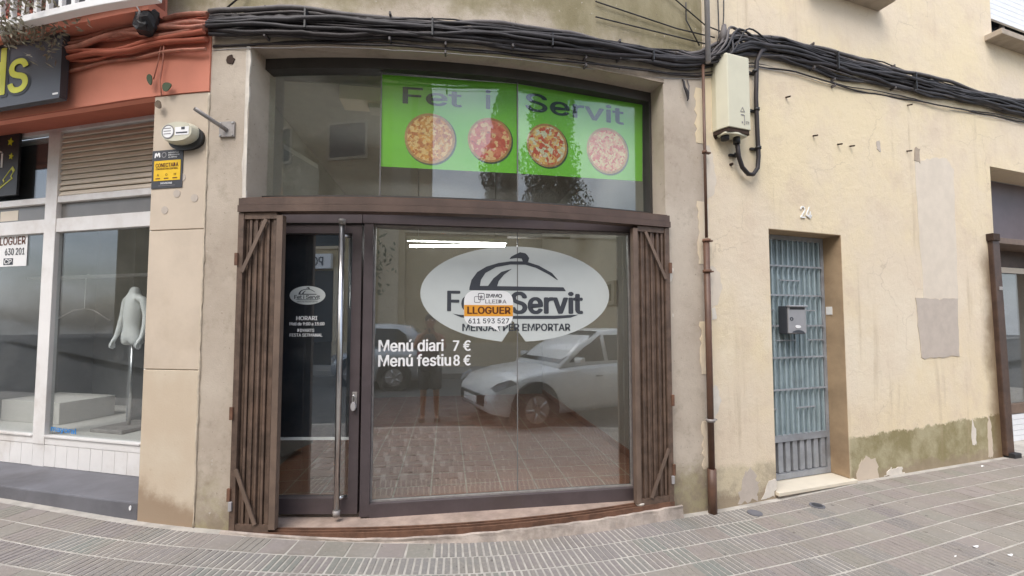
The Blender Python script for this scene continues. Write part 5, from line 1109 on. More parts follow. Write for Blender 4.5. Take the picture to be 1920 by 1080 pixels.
# ================================================================== THINGS ON THE CORAL BUILDING
t = thing('alarm_box', 'oval cream alarm siren box with a dark base above the yellow notice', 'alarm', W(-2.13, 0, 2.82))
def lens(cx, cz, rx, rz, k=28, p=2.6):
    out = []
    for i in range(k):
        a = 2 * math.pi * i / k; c, s_ = math.cos(a), math.sin(a)
        out.append((cx + rx * math.copysign(abs(c) ** (2 / p), c), cz + rz * math.copysign(abs(s_) ** (2 / p), s_) * (1 - .12 * abs(c))))
    return out
mb = MB(); mb.loft([[(s, n, z) for s, z in lens(-2.115, 2.905, rx, rz)] for n, rx, rz in ((.004, .135, .086), (.038, .142, .094))], smooth=True); mb.build('base', M['black'], t)
mb = MB(); mb.loft([[(s, n, z) for s, z in lens(-2.135, 2.93, rx, rz)] for n, rx, rz in ((.038, .138, .083), (.058, .136, .081), (.0915, .126, .072))], smooth=False); mb.build('cover', M['alarm'], t)
MB().ring(oval(-2.200, 2.93, .052, .052, 24), oval(-2.200, 2.93, .046, .046, 24), .0925, .094).build('round_mark', M['grey_ink'], t)
MB().prism(oval(-2.200, 2.93, .043, .043, 24), .0925, .0935).build('round_label', M['white'], t)
for z in (2.955, 2.935, 2.915): MB().box(-2.235, -2.175, .0938, .0945, z - .003, z + .003).build('print_line', M['grey_ink'], t)
MB().box(-2.142, -2.03, .0925, .0935, 2.90, 2.96).build('label', M['white'], t)
MB().box(-2.09, -2.062, .0938, .0945, 2.94, 2.958).build('printed_crest', M['slate'], t)
MB().box(-2.132, -2.04, .0938, .0945, 2.912, 2.922).build('print_line', M['slate'], t)

t = thing('alarm_notice', 'black and yellow alarm notice plate reading CONECTADA on the cream pillar', 'notice', W(-2.29, 0, 2.545))
A, B_, C_, D_ = -2.425, -2.155, 2.545, 2.835
MB().box(A, B_, .0045, .009, C_, D_).build('plate', M['sign_dark'], t)
MB().box(A + .02, B_ - .018, .009, .0105, C_ + .058, D_ - .08).build('yellow_panel', M['signal'], t)
txt('lettering', 'CONECTADA', W, A + .036, B_ - .036, D_ - .130, D_ - .100, .0112, M['brown_ink'], t, .03)
txt('lettering', 'CON NUESTRA CENTRAL', W, A + .038, B_ - .038, D_ - .150, D_ - .136, .0112, M['brown_ink'], t, .01)
for i, q in enumerate(('A', 'O', 'M')):
    x = A + .05 + i * .075
    txt('printed_icon', q, W, x, x + .018, C_ + .092, C_ + .110, .0112, M['brown_ink'], t, .0)
    MB().box(x - .012, x + .028, .0106, .0112, C_ + .070, C_ + .078).build('print_line', M['brown_ink'], t)
MB().prism([(A + .02, D_ - .055), (A + .03, D_ - .055), (A + .035, D_ - .035), (A + .045, D_ - .05), (A + .055, D_ - .032), (A + .063, D_ - .055), (A + .072, D_ - .05), (A + .068, D_ - .02), (A + .055, D_ - .016), (A + .045, D_ - .03), (A + .036, D_ - .016), (A + .024, D_ - .022)], .0092, .0105).build('emblem', M['white'], t)
MB().ring(oval(A + .105, D_ - .037, .022, .022, 20), oval(A + .105, D_ - .037, .015, .015, 20), .0092, .0105).build('emblem', M['grey_ink'], t)
for i, (q, ln) in enumerate((('MOVISTAR', .09), ('PROSEGUR', .095), ('ALARMAS', .075))):
    txt('lettering', q, W, A + .145, A + .145 + ln, D_ - .028 - i * .017, D_ - .018 - i * .017, .0106, M['white'], t, .02)
txt('lettering', 'MOVISTAR', W, A + .085, B_ - .085, C_ + .030, C_ + .044, .0106, M['white'], t, .03)
MB().box(A + .065, B_ - .06, .0092, .0103, C_ + .018, C_ + .021).build('print_line', M['grey_ink'], t)

t = thing('flag_bracket', 'grey metal rod slanting up from a square plate on the plaster by the pillar', 'bracket', W(-1.8, 0, 2.90))
MB().box(-1.862, -1.742, .002, .014, 2.905, 3.02).build('plate', M['zinc'], t, bevel=.002)
for s in (-1.85, -1.755):
    for z in (2.918, 3.008): MB().tube([(s, .012, z), (s, .02, z)], .007, 6).build('bolt', M['steel'], t)
MB().tube([(-1.80, .012, 2.955), (-1.85, .11, 2.995), (-1.893, .195, 3.03)], .015, 10).build('rod', M['zinc'], t)
MB().tube([(-1.8932, .1955, 3.0303), (-1.8942, .1972, 3.0311)], .011, 10).build('rod_bore', M['black'], t)

t = thing('shop_sign', 'dark grey sign box with big yellow letters under the balcony', 'sign', W(-4, .1, 3.30))
MB().box(-6.4, -3.262, .06, .098, 3.315, 3.815).build('panel', M['sign_dark'], t, bevel=.004)
sb = MB(); sb.box(-6.42, -3.25, .058, .108, 3.298, 3.314); sb.box(-6.42, -3.25, .058, .108, 3.816, 3.832); sb.box(-3.261, -3.246, .058, .108, 3.3145, 3.8155); sb.build('rim', M['sign_dark'], t)
for x in (-3.5, -5.5): MB().box(x, x + .06, .012, .06, 3.4, 3.7).build('bracket', M['zinc'], t)
MB().box(-3.34, -3.28, .0985, .100, 3.335, 3.350).build('maker_plate', M['white'], t)
for q, a, b, z0, z1 in (('s', -3.845, -3.625, 3.405, 3.685), ('d', -4.13, -3.895, 3.405, 3.80)):
    txt('letter_outline', q, W, a - .016, b + .016, z0 - .016, z1 + .016, .1005, M['black'], t, .045)
    txt('letter', q, W, a, b, z0, z1, .103, M['yellow'], t, .02)

t = thing('poster', 'black window poster with yellow stars and a lightning bolt at the upper left', 'poster', W(-5, -.37, 2.77))
MB().box(-5.4, -4.622, -.394, -.375, 2.768, 3.37).build('board', M['black'], t)
def star(cx, cz, r): return [(cx + (r if i % 2 == 0 else r * .5) * math.sin(math.pi * i / 5 + .2), cz + (r if i % 2 == 0 else r * .5) * math.cos(math.pi * i / 5 + .2)) for i in range(10)]
MB().prism(star(-4.74, 3.295, .042), -.3748, -.372).build('star', M['yellow'], t)
MB().prism(star(-4.72, 3.15, .034), -.3748, -.372).build('star', M['yellow'], t)
bo = [(-4.69, 3.05), (-4.655, 3.01), (-4.70, 2.955), (-4.68, 2.93), (-4.93, 2.80), (-4.80, 2.90), (-4.82, 2.925)]
bi = [(x + (-.77 + 0 - x - 4) * .0 + (-4.755 - x) * .25, z + (2.94 - z) * .25) for x, z in bo]
MB().ring(bo, bi, -.3748, -.372).build('lightning_bolt', M['yellow'], t)
MB().box(-4.86, -4.835, -.3748, -.373, 3.05, 3.19).build('white_stroke', M['white'], t)
MB().prism([(-4.95, 3.25), (-4.84, 3.20), (-4.95, 3.21)], -.3748, -.373).build('white_stroke', M['white'], t)

t = thing('rental_sign', 'white paper sign reading LLOGUER 630 201 behind the left window', 'sign', W(-4.7, -.42, 2.08))
MB().box(-4.98, -4.535, -.4335, -.430, 2.085, 2.40).build('paper', M['white'], t)
txt('lettering', 'LLOGUER', W, -4.965, -4.56, 2.295, 2.375, -.428, M['brown_ink'], t, .015)
txt('lettering', '630 201', W, -4.835, -4.565, 2.195, 2.262, -.428, M['slate'], t, .01)
MB().box(-4.85, -4.72, -.4298, -.4285, 2.10, 2.165).build('logo_block', M['slate'], t)
txt('lettering', 'CP', W, -4.835, -4.735, 2.108, 2.157, -.4275, M['white'], t, .03)
t = thing('paper_label', 'blank cream paper label stuck on the grey fanlight', 'label', W(-4.6, -.43, 2.55))
MB().box(-4.95, -4.70, -.4385, -.437, 2.535, 2.635).build('paper', M['louvre'], t)
t = thing('window_decal', 'small sky blue word mayoral at the foot of the shop window', 'decal', W(-3.9, -.43, .535))
txt('lettering', 'mayoral', W, -4.09, -3.775, .535, .595, -.431, M['blue'], t, .03, slope=-.012)

# child mannequin torso on a stand
def skin_mesh(name, V, E, R, mat, parent, m, sub=2, root=0):
    o0 = LOC[parent.name]
    me = bpy.data.meshes.new(name); me.from_pydata([tuple(m(*v) - o0) for v in V], E, [])
    o = bpy.data.objects.new(name, me); COL.objects.link(o); o.parent = parent; LOC[o.name] = o0
    import bmesh
    bm = bmesh.new(); bm.from_mesh(me); ly = bm.verts.layers.skin.verify(); bm.verts.ensure_lookup_table()
    for i, r in enumerate(R):
        bm.verts[i][ly].radius = r if isinstance(r, tuple) else (r, r)
        bm.verts[i][ly].use_root = (i == root)
    bm.to_mesh(me); bm.free()
    md = o.modifiers.new('body', 'SKIN'); md.use_smooth_shade = True; md.branch_smoothing = .5
    sb_ = o.modifiers.new('round', 'SUBSURF'); sb_.levels = sub; sb_.render_levels = sub
    me.materials.append(mat); return o
t = thing('mannequin', 'white headless child mannequin torso on a stand in the left shop window', 'mannequin', W(-3.72, -.80, .5))
TF = Flat(-3.72, -.82, -3.70, -.82)
V, E, R = [], [], []
def addv(v, r, par=None):
    V.append(v); R.append(r)
    if par is not None: E.append((par, len(V) - 1))
    return len(V) - 1
c = -3.715
p0 = addv((c, 0, 1.42), (.100, .078)); p1 = addv((c, .01, 1.52), (.086, .068), p0); p2 = addv((c, .015, 1.62), (.094, .072), p1)
p3 = addv((c, .01, 1.72), (.102, .072), p2); p4 = addv((c, 0, 1.79), (.072, .056), p3); p5 = addv((c, -.005, 1.84), (.045, .045), p4); p6 = addv((c, 0, 1.905), (.042, .042), p5)
for sg in (-1, 1):
    a = addv((c + sg * .112, -.005, 1.765), .038, p4); b = addv((c + sg * .150, -.01, 1.62), .032, a); d = addv((c + sg * .163, .01, 1.50), .026, b); e = addv((c + sg * .165, .035, 1.405), .020, d)
    h = addv((c + sg * .168, .065, 1.355), (.018, .026), e)
    for k, ln in enumerate((.040, .050, .046, .036)):
        f1 = addv((c + sg * .170, .045 + k * .014, 1.325), .0075, h); addv((c + sg * .166, .047 + k * .014, 1.325 - ln), .0065, f1)
    th_ = addv((c + sg * .155, .085, 1.335), .008, h); addv((c + sg * .150, .092, 1.305), .007, th_)
for sg in (-1, 1):
    l = addv((c + sg * .062, .0, 1.36), .068, p0); addv((c + sg * .064, 0, 1.31), .062, l)
skin_mesh('torso', V, E, R, M['mannequin'], t, TF)
MB(TF).tube([(c, 0, .53), (c, 0, 1.34)], .012, 10).build('pole', M['steel'], t)
MB(TF).box(c - .20, c + .20, -.20, .20, .5, .532).build('base_plate', M['zinc'], t, bevel=.004)
t = thing('display_box', 'white display plinth standing inside the far left window', 'plinth', W(-5.0, -.9, .5))
MB().box(-5.4, -4.55, -1.25, -.75, .5, .72).build('box', M['room'], t, bevel=.004)
t = thing('clothes_hanger', 'pale curved clothes hanger hanging from the rail inside the left shop window', 'hanger', W(-4.3, -.95, 1.5))
MB().tube([(-5.0, -.93, 1.56), (-4.75, -.94, 1.67), (-4.6, -.95, 1.69), (-4.45, -.94, 1.67), (-4.2, -.93, 1.56)], .006, 8).build('arm', M['zinc'], t)
MB().tube([(-4.6, -.95, 1.69), (-4.6, -.95, 2.0), (-4.59, -.95, 2.05), (-4.56, -.95, 2.06)], .004, 6).build('hook', M['steel'], t)

# bag, dried plant, hanging vine
t = thing('plastic_bag', 'crumpled black plastic bag stuck among the coral cables', 'bag', W(-2.44, .1, 3.70))
rnd = random.Random(12); R = []
for i in range(8):
    f = i / 7; z = 3.70 + .18 * f; rr = .095 * math.sin(math.pi * (.12 + .80 * f)) ** .7
    R.append([(-2.43 + rr * 1.15 * math.cos(a) * rnd.uniform(.72, 1.1) + .03 * f, .10 + .06 * math.sin(a) * rnd.uniform(.7, 1.1), z + rnd.uniform(-.012, .012)) for a in [2 * math.pi * k / 14 for k in range(14)]])
MB().loft(R, smooth=False).build('bag', M['black'], t)
MB().tube([(-2.44, .16, 3.87), (-2.41, .19, 3.85), (-2.38, .18, 3.80), (-2.41, .17, 3.75)], .006, 5).build('tie', M['conduit'], t)

def leaf_mass(mb, rnd, cx, cz, n0, n1, rx, rz, count, size):
    for _ in range(count):
        a = rnd.uniform(0, 6.283); r = math.sqrt(rnd.random()); s = cx + rx * r * math.cos(a); z = cz + rz * r * math.sin(a); n = rnd.uniform(n0, n1)
        d = Vector((rnd.uniform(-1, 1), rnd.uniform(-1, 1), rnd.uniform(-1, 1))).normalized() * size * rnd.uniform(.6, 1.3)
        e = d.cross(Vector((rnd.uniform(-1, 1), rnd.uniform(-1, 1), rnd.uniform(-1, 1)))).normalized() * size * rnd.uniform(.2, .5)
        p = mb.m(s, n, z)
        I = [mb.addw(p - d), mb.addw(p + e), mb.addw(p + d), mb.addw(p - e)]; mb.face(*I)
t = thing('dried_plant', 'dried grey creeper sprawling over the top of the sign and balcony rail', 'plant', W(-3.4, .2, 3.6))
rnd = random.Random(14); mb = MB()
for cx, cz, rx, rz, ct in ((-3.30, 3.80, .24, .13, 260), (-3.15, 3.97, .16, .13, 150), (-3.55, 3.95, .14, .12, 70), (-3.25, 3.68, .12, .09, 90), (-2.95, 3.80, .14, .06, 60), (-3.26, 3.58, .05, .10, 30)):
    leaf_mass(mb, rnd, cx, cz, .14, .44, rx, rz, ct, .024)
mb.build('leaves', M['dryleaf'], t, kind='stuff')
for _ in range(9):
    x = rnd.uniform(-3.5, -3.1); P = [(x, .3, 3.62)]
    for k in range(4): P.append((P[-1][0] + rnd.uniform(-.1, .12), .3 + rnd.uniform(-.08, .1), P[-1][2] + rnd.uniform(.03, .12)))
    MB().tube(P, [.008, .007, .006, .004, .003], 5).build('stem', M['bark'], t)
for a, b in (((-3.62, .2, 3.70), (-3.5, .25, 3.88)), ((-3.75, .2, 3.83), (-3.62, .24, 3.70)), ((-3.3, .25, 3.76), (-3.15, .28, 3.88))):
    MB().tube([a, b], .014, 6).build('stem', M['bark'], t)
t = thing('tree_stem', 'thick grey woody stem rising at the upper left corner beside the balcony', 'plant', W(-3.87, .2, 3.8))
MB().tube([(-4.0, .36, 3.70), (-3.93, .42, 3.85), (-3.90, .42, 4.2), (-3.93, .42, 4.8)], [.03, .05, .06, .06], 9).build('stem', M['bark'], t)
t = thing('hanging_vine', 'thin vine with three leaves hanging over the coral wall beside the alarm', 'plant', W(-2.35, .03, 3.17))
MB().tube([(-2.30, .06, 3.66), (-2.335, .035, 3.5), (-2.36, .03, 3.36), (-2.34, .03, 3.24)], .005, 5).build('stem', M['coral_cable'], t)
MB().tube([(-2.32, .06, 3.66), (-2.38, .035, 3.5), (-2.42, .03, 3.38)], .004, 5).build('stem', M['coral_cable'], t)
def leaf(cx, cz, n, r, rz, a):
    P = []
    for i in range(12):
        u = 2 * math.pi * i / 12; x = r * math.cos(u); y = rz * math.sin(u) * (1 - .35 * math.cos(u))
        P.append((cx + x * math.cos(a) - y * math.sin(a), cz + x * math.sin(a) + y * math.cos(a)))
    return MB().prism(P, n, n + .006)
leaf(-2.275, 3.30, .045, .040, .033, .3).build('leaf', M['leaf'], t); leaf(-2.425, 3.365, .05, .045, .022, -1.3).build('leaf', M['leaf'], t); leaf(-2.35, 3.17, .04, .036, .026, -.9).build('leaf', M['bark'], t)

# ================================================================== WRITING ON THE TAKEAWAY
t = thing('shop_banner', 'bright green banner reading Fet i Servit with four round dishes behind the transom glass', 'banner', W(.4, -.24, 2.77))
b2 = MB(T2).prism([(-.728, 2.765), (.396, 2.760), (.396, 3.512), (-.73, 3.505)], -.017, -.0105); b2.build('sheet', M['banner'], t)
b3 = MB(T3).prism([(.404, 2.760), (1.60, 2.807), (1.612, 3.512), (.404, 3.512)], -.017, -.0105); b3.build('sheet', M['banner'], t)
E_ = -.0086
txt('lettering', 'Fet', T2, -.548, -.075, 3.282, 3.415, E_, M['ink'], t, .035)
txt('lettering', 'i', T2, .135, .165, 3.285, 3.44, E_, M['ink'], t, .035)
txt('lettering', 'Servit', T3, .478, 1.41, 3.300, 3.455, E_, M['ink'], t, .035, slope=.0)
for i, (T, cx, cz, r, mt) in enumerate(((T2, -.330, 3.01, .205, 'pasta'), (T2, .165, 3.025, .185, 'ham'), (T3, .668, 3.025, .185, 'salad'), (T3, 1.245, 3.045, .205, 'tomato'))):
    MB(T).prism(oval(cx + .008, cz - .008, r * 1.03, r * 1.03, 32), -.0101, -.0098).build('dish_drop_shadow', M['leaf'], t)  # dark disc offset down and right: a drop shadow drawn behind the dish
    MB(T).prism(oval(cx, cz, r, r, 32), -.0094, -.009).build('dish_picture', M[mt], t)
    MB(T).ring(oval(cx, cz, r, r, 32), oval(cx, cz, r * .90, r * .90, 32), -.00895, -.0087).build('dish_crust', M['crust'], t)

t = thing('window_logo', 'large white oval logo with a slate cloche reading Fet i Servit on the glass', 'decal', FP(.4, 0, 1.38))
NB = .0022
O = oval(.398, 1.774, .799, .389, 72)
O = [p for p in O if not (.255 < p[0] < .468 and p[1] < 1.6)]
# notch cut into the outline at the foot of the oval
idx = max(range(len(O)), key=lambda i: (O[i][1] < 1.774) and O[i][0] <= .255 and O[i][0] or -9)
O = O[:idx + 1] + [(.262, 1.388), (.335, 1.49), (.348, 1.555), (.366, 1.545), (.385, 1.49), (.462, 1.388)] + O[idx + 1:]
MB(FP).prism(O, NB - .001, NB).build('oval', M['vinyl'], t)
N1 = NB + .0012
cl = [(-.007, 1.818), (.01, 1.883), (.058, 1.948), (.133, 1.993), (.236, 2.025), (.335, 2.040), (.462, 2.043), (.576, 2.01), (.692, 1.95), (.743, 1.893), (.735, 1.893), (.668, 1.935), (.553, 1.990), (.462, 2.015), (.335, 2.014), (.213, 1.99), (.125, 1.941), (.088, 1.884), (.080, 1.836), (.147, 1.837), (.191, 1.898), (.258, 1.952), (.348, 1.979), (.281, 1.93), (.236, 1.877), (.223, 1.836), (.79, 1.833), (.812, 1.801), (-.007, 1.801)]
MB(FP).prism(cl, NB + .0004, N1).build('cloche', M['slate'], t)
kn = [(.326, 2.058), (.34, 2.078), (.365, 2.092), (.416, 2.117), (.462, 2.109), (.480, 2.092), (.494, 2.07), (.485, 2.038), (.439, 2.043), (.43, 2.064), (.384, 2.068)]
MB(FP).prism(kn, NB + .0004, N1).build('cloche_knob', M['slate'], t)
sw = [(-.144, 1.613), (-.08, 1.603), (.348, 1.596), (.713, 1.598), (.919, 1.607), (.853, 1.582), (.713, 1.571), (.082, 1.571), (-.071, 1.582)]
MB(FP).prism(sw, NB + .0004, N1).build('tray_stroke', M['slate'], t)
txt('lettering', 'Fet', FP, -.180, .11, 1.632, 1.792, N1 + .0005, M['slate'], t, .03)
txt('lettering', 'i', FP, .20, .23, 1.632, 1.792, N1 + .0005, M['slate'], t, .03)
txt('lettering', 'Servit', FP, .345, .952, 1.615, 1.792, N1 + .0005, M['slate'], t, .05)
txt('lettering', 'MENJAR PER EMPORTAR', FP, -.06, .845, 1.474, 1.532, N1 + .0005, M['slate'], t, .04)

t = thing('rental_sticker', 'white speech bubble sticker with an orange band reading LLOGUER over the oval logo', 'sticker', FP(.16, 0, 1.46))
bb = rrect(-.05, .356, 1.512, 1.798, .085, 6)
i0 = min(range(len(bb)), key=lambda i: bb[i][1] + abs(bb[i][0] - .25) * .1)
bb2 = []
for i, p in enumerate(bb):
    bb2.append(p)
    nx = bb[(i + 1) % len(bb)]
    if abs(p[1] - 1.512) < .003 and abs(nx[1] - 1.512) < .003 and p[0] < .1 and nx[0] > .2: bb2 += [(.17, 1.512), (.248, 1.462), (.225, 1.512)]
MB(FP).prism(bb2, .0046, .0062).build('bubble', M['white'], t)
MB(FP).box(-.0485, .3545, .0064, .0072, 1.592, 1.682).build('band', M['orange'], t)
txt('lettering', 'LLOGUER', FP, -.020, .332, 1.612, 1.668, .0080, M['brown_ink'], t, .055)
txt('lettering', '611 593 527', FP, -.013, .322, 1.535, 1.575, .0072, M['slate'], t, .015)
txt('lettering', 'IMMO', FP, .13, .262, 1.742, 1.772, .0072, M['slate'], t, .05)
txt('lettering', 'LLEIDA', FP, .125, .30, 1.696, 1.726, .0072, M['grey_ink'], t, .02)
MB(FP).ring(rrect(.065, .118, 1.722, 1.778, .01, 3), rrect(.070, .113, 1.727, 1.773, .008, 3), .0064, .0072).build('logo_outline', M['slate'], t)
MB(FP).ring(rrect(.032, .085, 1.700, 1.752, .01, 3), rrect(.037, .080, 1.705, 1.747, .008, 3), .0064, .0070).build('logo_outline', M['grey_ink'], t)
MB(FP).prism([(.076, 1.748), (.0915, 1.762), (.107, 1.748), (.101, 1.748), (.101, 1.735), (.082, 1.735), (.082, 1.748)], .0064, .0074).build('logo_house', M['grey_ink'], t)

t = thing('menu_lettering', 'white lettering with two menu prices Menú diari 7 € and Menú festiu 8 € on the glass', 'lettering', FP(-.36, 0, 1.2))
for body, a, b, z0, z1 in (('Menú diari', -.718, -.215, 1.318, 1.410), ('7 €', -.135, .004, 1.318, 1.400), ('Menú festiu', -.718, -.155, 1.203, 1.294), ('8 €', -.130, .004, 1.203, 1.285)):
    txt('lettering', body, FP, a, b, z0, z1, .0012, M['white'], t, .03)
t = thing('opening_hours', 'small oval logo and white opening hours on the glass door', 'lettering', FD(-1.28, 0, 1.43))
ND = .0008
MB(FD).prism(oval(-1.289, 1.752, .142, .072, 40), ND - .0003, ND).build('oval', M['vinyl'], t)
def sm(p): return (-1.289 + (p[0] - .398) * .1775, 1.752 + (p[1] - 1.774) * .185)
MB(FD).prism([sm(p) for p in cl], ND + .0003, ND + .0008).build('cloche', M['slate'], t)
MB(FD).prism([sm(p) for p in kn], ND + .0003, ND + .0008).build('cloche_knob', M['slate'], t)
MB(FD).prism([sm(p) for p in sw], ND + .0003, ND + .0008).build('tray_stroke', M['slate'], t)
txt('lettering', 'Fet i Servit', FD, -1.392, -1.190, 1.724, 1.754, ND + .001, M['slate'], t, .03)
txt('lettering', 'MENJAR PER EMPORTAR', FD, -1.370, -1.208, 1.698, 1.707, ND + .001, M['slate'], t, .015)
for body, a, b, z0, z1 in (('HORARI', -1.372, -1.208, 1.560, 1.592), ('Matí de 9:00 a 15:00', -1.425, -1.150, 1.520, 1.546), ('DIMARTS', -1.362, -1.230, 1.470, 1.494), ('FESTA SETMANAL', -1.422, -1.165, 1.434, 1.458)):
    txt('lettering', body, FD, a, b, z0, z1, ND, M['white'], t, .03)
t = thing('padlock', 'small brass and steel padlock hanging at the edge of the glass door', 'padlock', FD(-.885, .05, .88))
MB(FD).prism(oval(-.886, .915, .020, .034, 16), .047, .072).build('body', M['conduit'], t, bevel=.003)
MB(FD).tube([(-.898, .058, .935), (-.897, .058, .985), (-.886, .058, 1.0), (-.876, .058, .985), (-.874, .058, .935)], .0045, 6).build('shackle', M['steel'], t)

# inside the shop
t = thing('ceiling_lamp', 'long lit fluorescent tube lamp hanging inside the shop behind the oval logo', 'lamp', SI(.7, -2.4, 2.55))
LY = -2.4
MB(SI).tube([(.09, LY, 2.56), (1.37, LY, 2.60)], .014, 10).build('tube', M['tube'], t)
MB(SI).box(.05, 1.41, LY - .05, LY + .05, 2.63, 2.69).build('housing', M['white'], t, bevel=.004)
for u in (.2, 1.25): MB(SI).tube([(u, LY, 2.69), (u, LY, 3.63)], .006, 6).build('rod', M['steel'], t)
t = thing('duct', 'pale pipe running across the back of the shop near the ceiling', 'pipe', SI(2, -3, 2.8))
MB(SI).tube([(1.5, -3.0, 2.84), (2.48, -3.0, 2.86)], .022, 10).build('pipe', M['conduit'], t)
t = thing('ceiling_cassette', 'long pale light box fixed under the shop ceiling behind the transom', 'lamp', SI(-.4, -.7, 3.45))
MB(SI).box(-.36, 1.4, -.62, -.40, 3.50, 3.625).build('housing', M['louvre'], t, bevel=.006)
MB(SI).box(-.12, 1.3, -.60, -.44, 3.46, 3.498).build('tray', M['room'], t, bevel=.004)
t = thing('picture_frame', 'small dark picture hanging on the white wall inside the shop', 'picture', SI(2.49, -1.3, 1.75))
MB(SI).box(2.46, 2.498, -1.52, -1.18, 1.74, 2.02).build('frame', M['room_grey'], t, bevel=.003)
MB(SI).box(2.452, 2.459, -1.44, -1.26, 1.79, 1.98).build('image', M['black'], t)

# ================================================================== LITTLE THINGS ON THE PAVEMENT
for i, (s, n, lab) in enumerate(((2.363, -.0, 'round grey valve cover in the pavement close to the downpipe'), (2.972, .0, 'round dark valve cover in the pavement in front of the iron door'))):
    n = (.17, .25)[i]
    g = ground(s)
    t = thing('valve_cover', lab, 'cover', W(s, n, g))
    P = [(s + .058 * math.cos(a), n + .058 * math.sin(a)) for a in [2 * math.pi * k / 18 for k in range(18)]]
    mb = MB(); mb.loft([[(x, y, g + z) for x, y in P] for z in (0, .009)], smooth=False); mb.build('rim', M['grey_step'], t)
    mb = MB(); mb.loft([[(s + (x - s) * .72, n + (y - n) * .72, g + z) for x, y in P] for z in (.0, .011)], smooth=False); mb.build('lid', M['sign_dark'] if i else M['grey_step'], t)
for s, n, ln, lab in ((3.33, 1.10, .026, 'white paper scrap lying on the pavement, the longer one near the corner'), (3.40, 1.24, .024, 'white oval scrap lying on the pavement nearest the right edge'), (5.6, .14, .025, 'tiny pale scrap on the pavement near the leaning brown post'), (3.06, 1.12, .010, 'small faint scrap on the pavement left of the white scraps')):
    mb = MB(); g = ground(s) + .007
    P = [(s + ln * math.cos(a) * (1 + .2 * math.sin(3 * a)), n + ln * .38 * math.sin(a)) for a in [2 * math.pi * k / 10 for k in range(10)]]
    mb.loft([[(x, y, g + z + .004 * math.sin(x * 90)) for x, y in P] for z in (.0, .004)], smooth=False)
    tag(mb.build('paper_scrap', M['white'], None), lab, 'litter', 'scraps on the pavement')
tag(MB().prism(oval(-2.50, .19, .010, .018, 8), -.001, .004).build('bird_dropping', M['white'], None), 'white dropping on the front of the grey step', 'spot')
t = thing('door_stop', 'small whitish rubble lump lying in the gate track beside the right gate', 'rubble', W(1.36, .0, .1))
MB().loft([[(1.36 + r * math.cos(a) * 1.6, .01 + r * math.sin(a), z) for a in [k * .9 for k in range(7)]] for r, z in ((.022, .095), (.026, .108), (.012, .122))], smooth=False).build('lump', M['fresh'], t)

# ================================================================== ACROSS THE STREET (seen in the glass)
def building(label, u0, u1, w0, h, mat, wins, extra=None):
    b = thing('street_building', label, 'building', SF((u0 + u1) / 2, w0 + 3, 0))
    MB(SF).box(u0, u1, w0, w0 + 7, -.3, h).build('wall', M[mat], b)
    MB(SF).box(u0 - .05, u1 + .05, w0 - .08, w0 + 7.05, h + .001, h + .16).build('parapet', M['tan_pale'], b)
    MB(SF).box(u0 + .001, u1 - .001, w0 - .03, w0 - .001, .02, .85).build('plinth', M['tan_pale'], b)
    for (a, c, z0, z1) in wins:
        f = MB(SF).ring([(0, 0)] * 0 + [(a - .08, z0 - .08), (c + .08, z0 - .08), (c + .08, z1 + .08), (a - .08, z1 + .08)], [(a, z0), (c, z0), (c, z1), (a, z1)], 0, 0) if False else MB(SF)
        f.box(a - .08, c + .08, w0 - .05, w0 - .002, z0 - .1, z0); f.box(a - .08, c + .08, w0 - .05, w0 - .002, z1, z1 + .08); f.box(a - .08, a, w0 - .05, w0 - .002, z0, z1); f.box(c, c + .08, w0 - .05, w0 - .002, z0, z1)
        fo = f.build('window', M['tan_pale'], b)
        MB(SF).box(a, c, w0 - .02, w0 - .004, z0, z1).build('pane', M['car_glass'], fo)
    return b
tb = building('tall tan building opposite, reflected in the glass door', -60, -.75, 10.6, 12, 'tan_wall', [(-7.5, -6.1, 4.15, 5.3), (-10.5, -9.1, 4.15, 5.3), (-4.2, -2.9, 4.2, 5.4), (-7.5, -6.1, 7.4, 8.6), (-4.2, -2.9, 7.4, 8.6), (-10.5, -9.1, 7.4, 8.6), (-14, -12.6, 4.15, 5.3), (-18, -16.6, 4.15, 5.3), (-22, -20.6, 4.15, 5.3)])
MB(SF).box(-7.85, -6.45, 10.57, 10.598, .02, 3.3).build('shop_opening', M['black'], tb)
MB(SF).box(-6.40, -6.05, 10.52, 10.598, .86, 3.4).build('pilaster', M['tan_pale'], tb)
MB(SF).box(-1.55, -.95, 10.52, 10.598, .86, 9).build('pilaster', M['tan_pale'], tb)
building('low tan street building opposite, reflected below the sky in the pane', -.74, 50, 10.8, 4.45, 'tan_wall', [(7, 8.2, 1.2, 2.6), (11, 12.2, 1.2, 2.6)])
t = thing('street_sign', 'white shop sign reading POLLASTRES opposite, reflected in the glass door', 'sign', SF(-7.4, 10.4, 3.35))
MB(SF).box(-8.9, -6.45, 10.40, 10.55, 3.36, 3.86).build('panel', M['white'], t)
class Facing:
    bent = False
    def __call__(self, x, n, z): return SF(-x, 10.40 - n, z)
txt('lettering', 'POLLASTRES', Facing(), 6.72, 8.75, 3.45, 3.76, .006, M['slate'], t, .02)

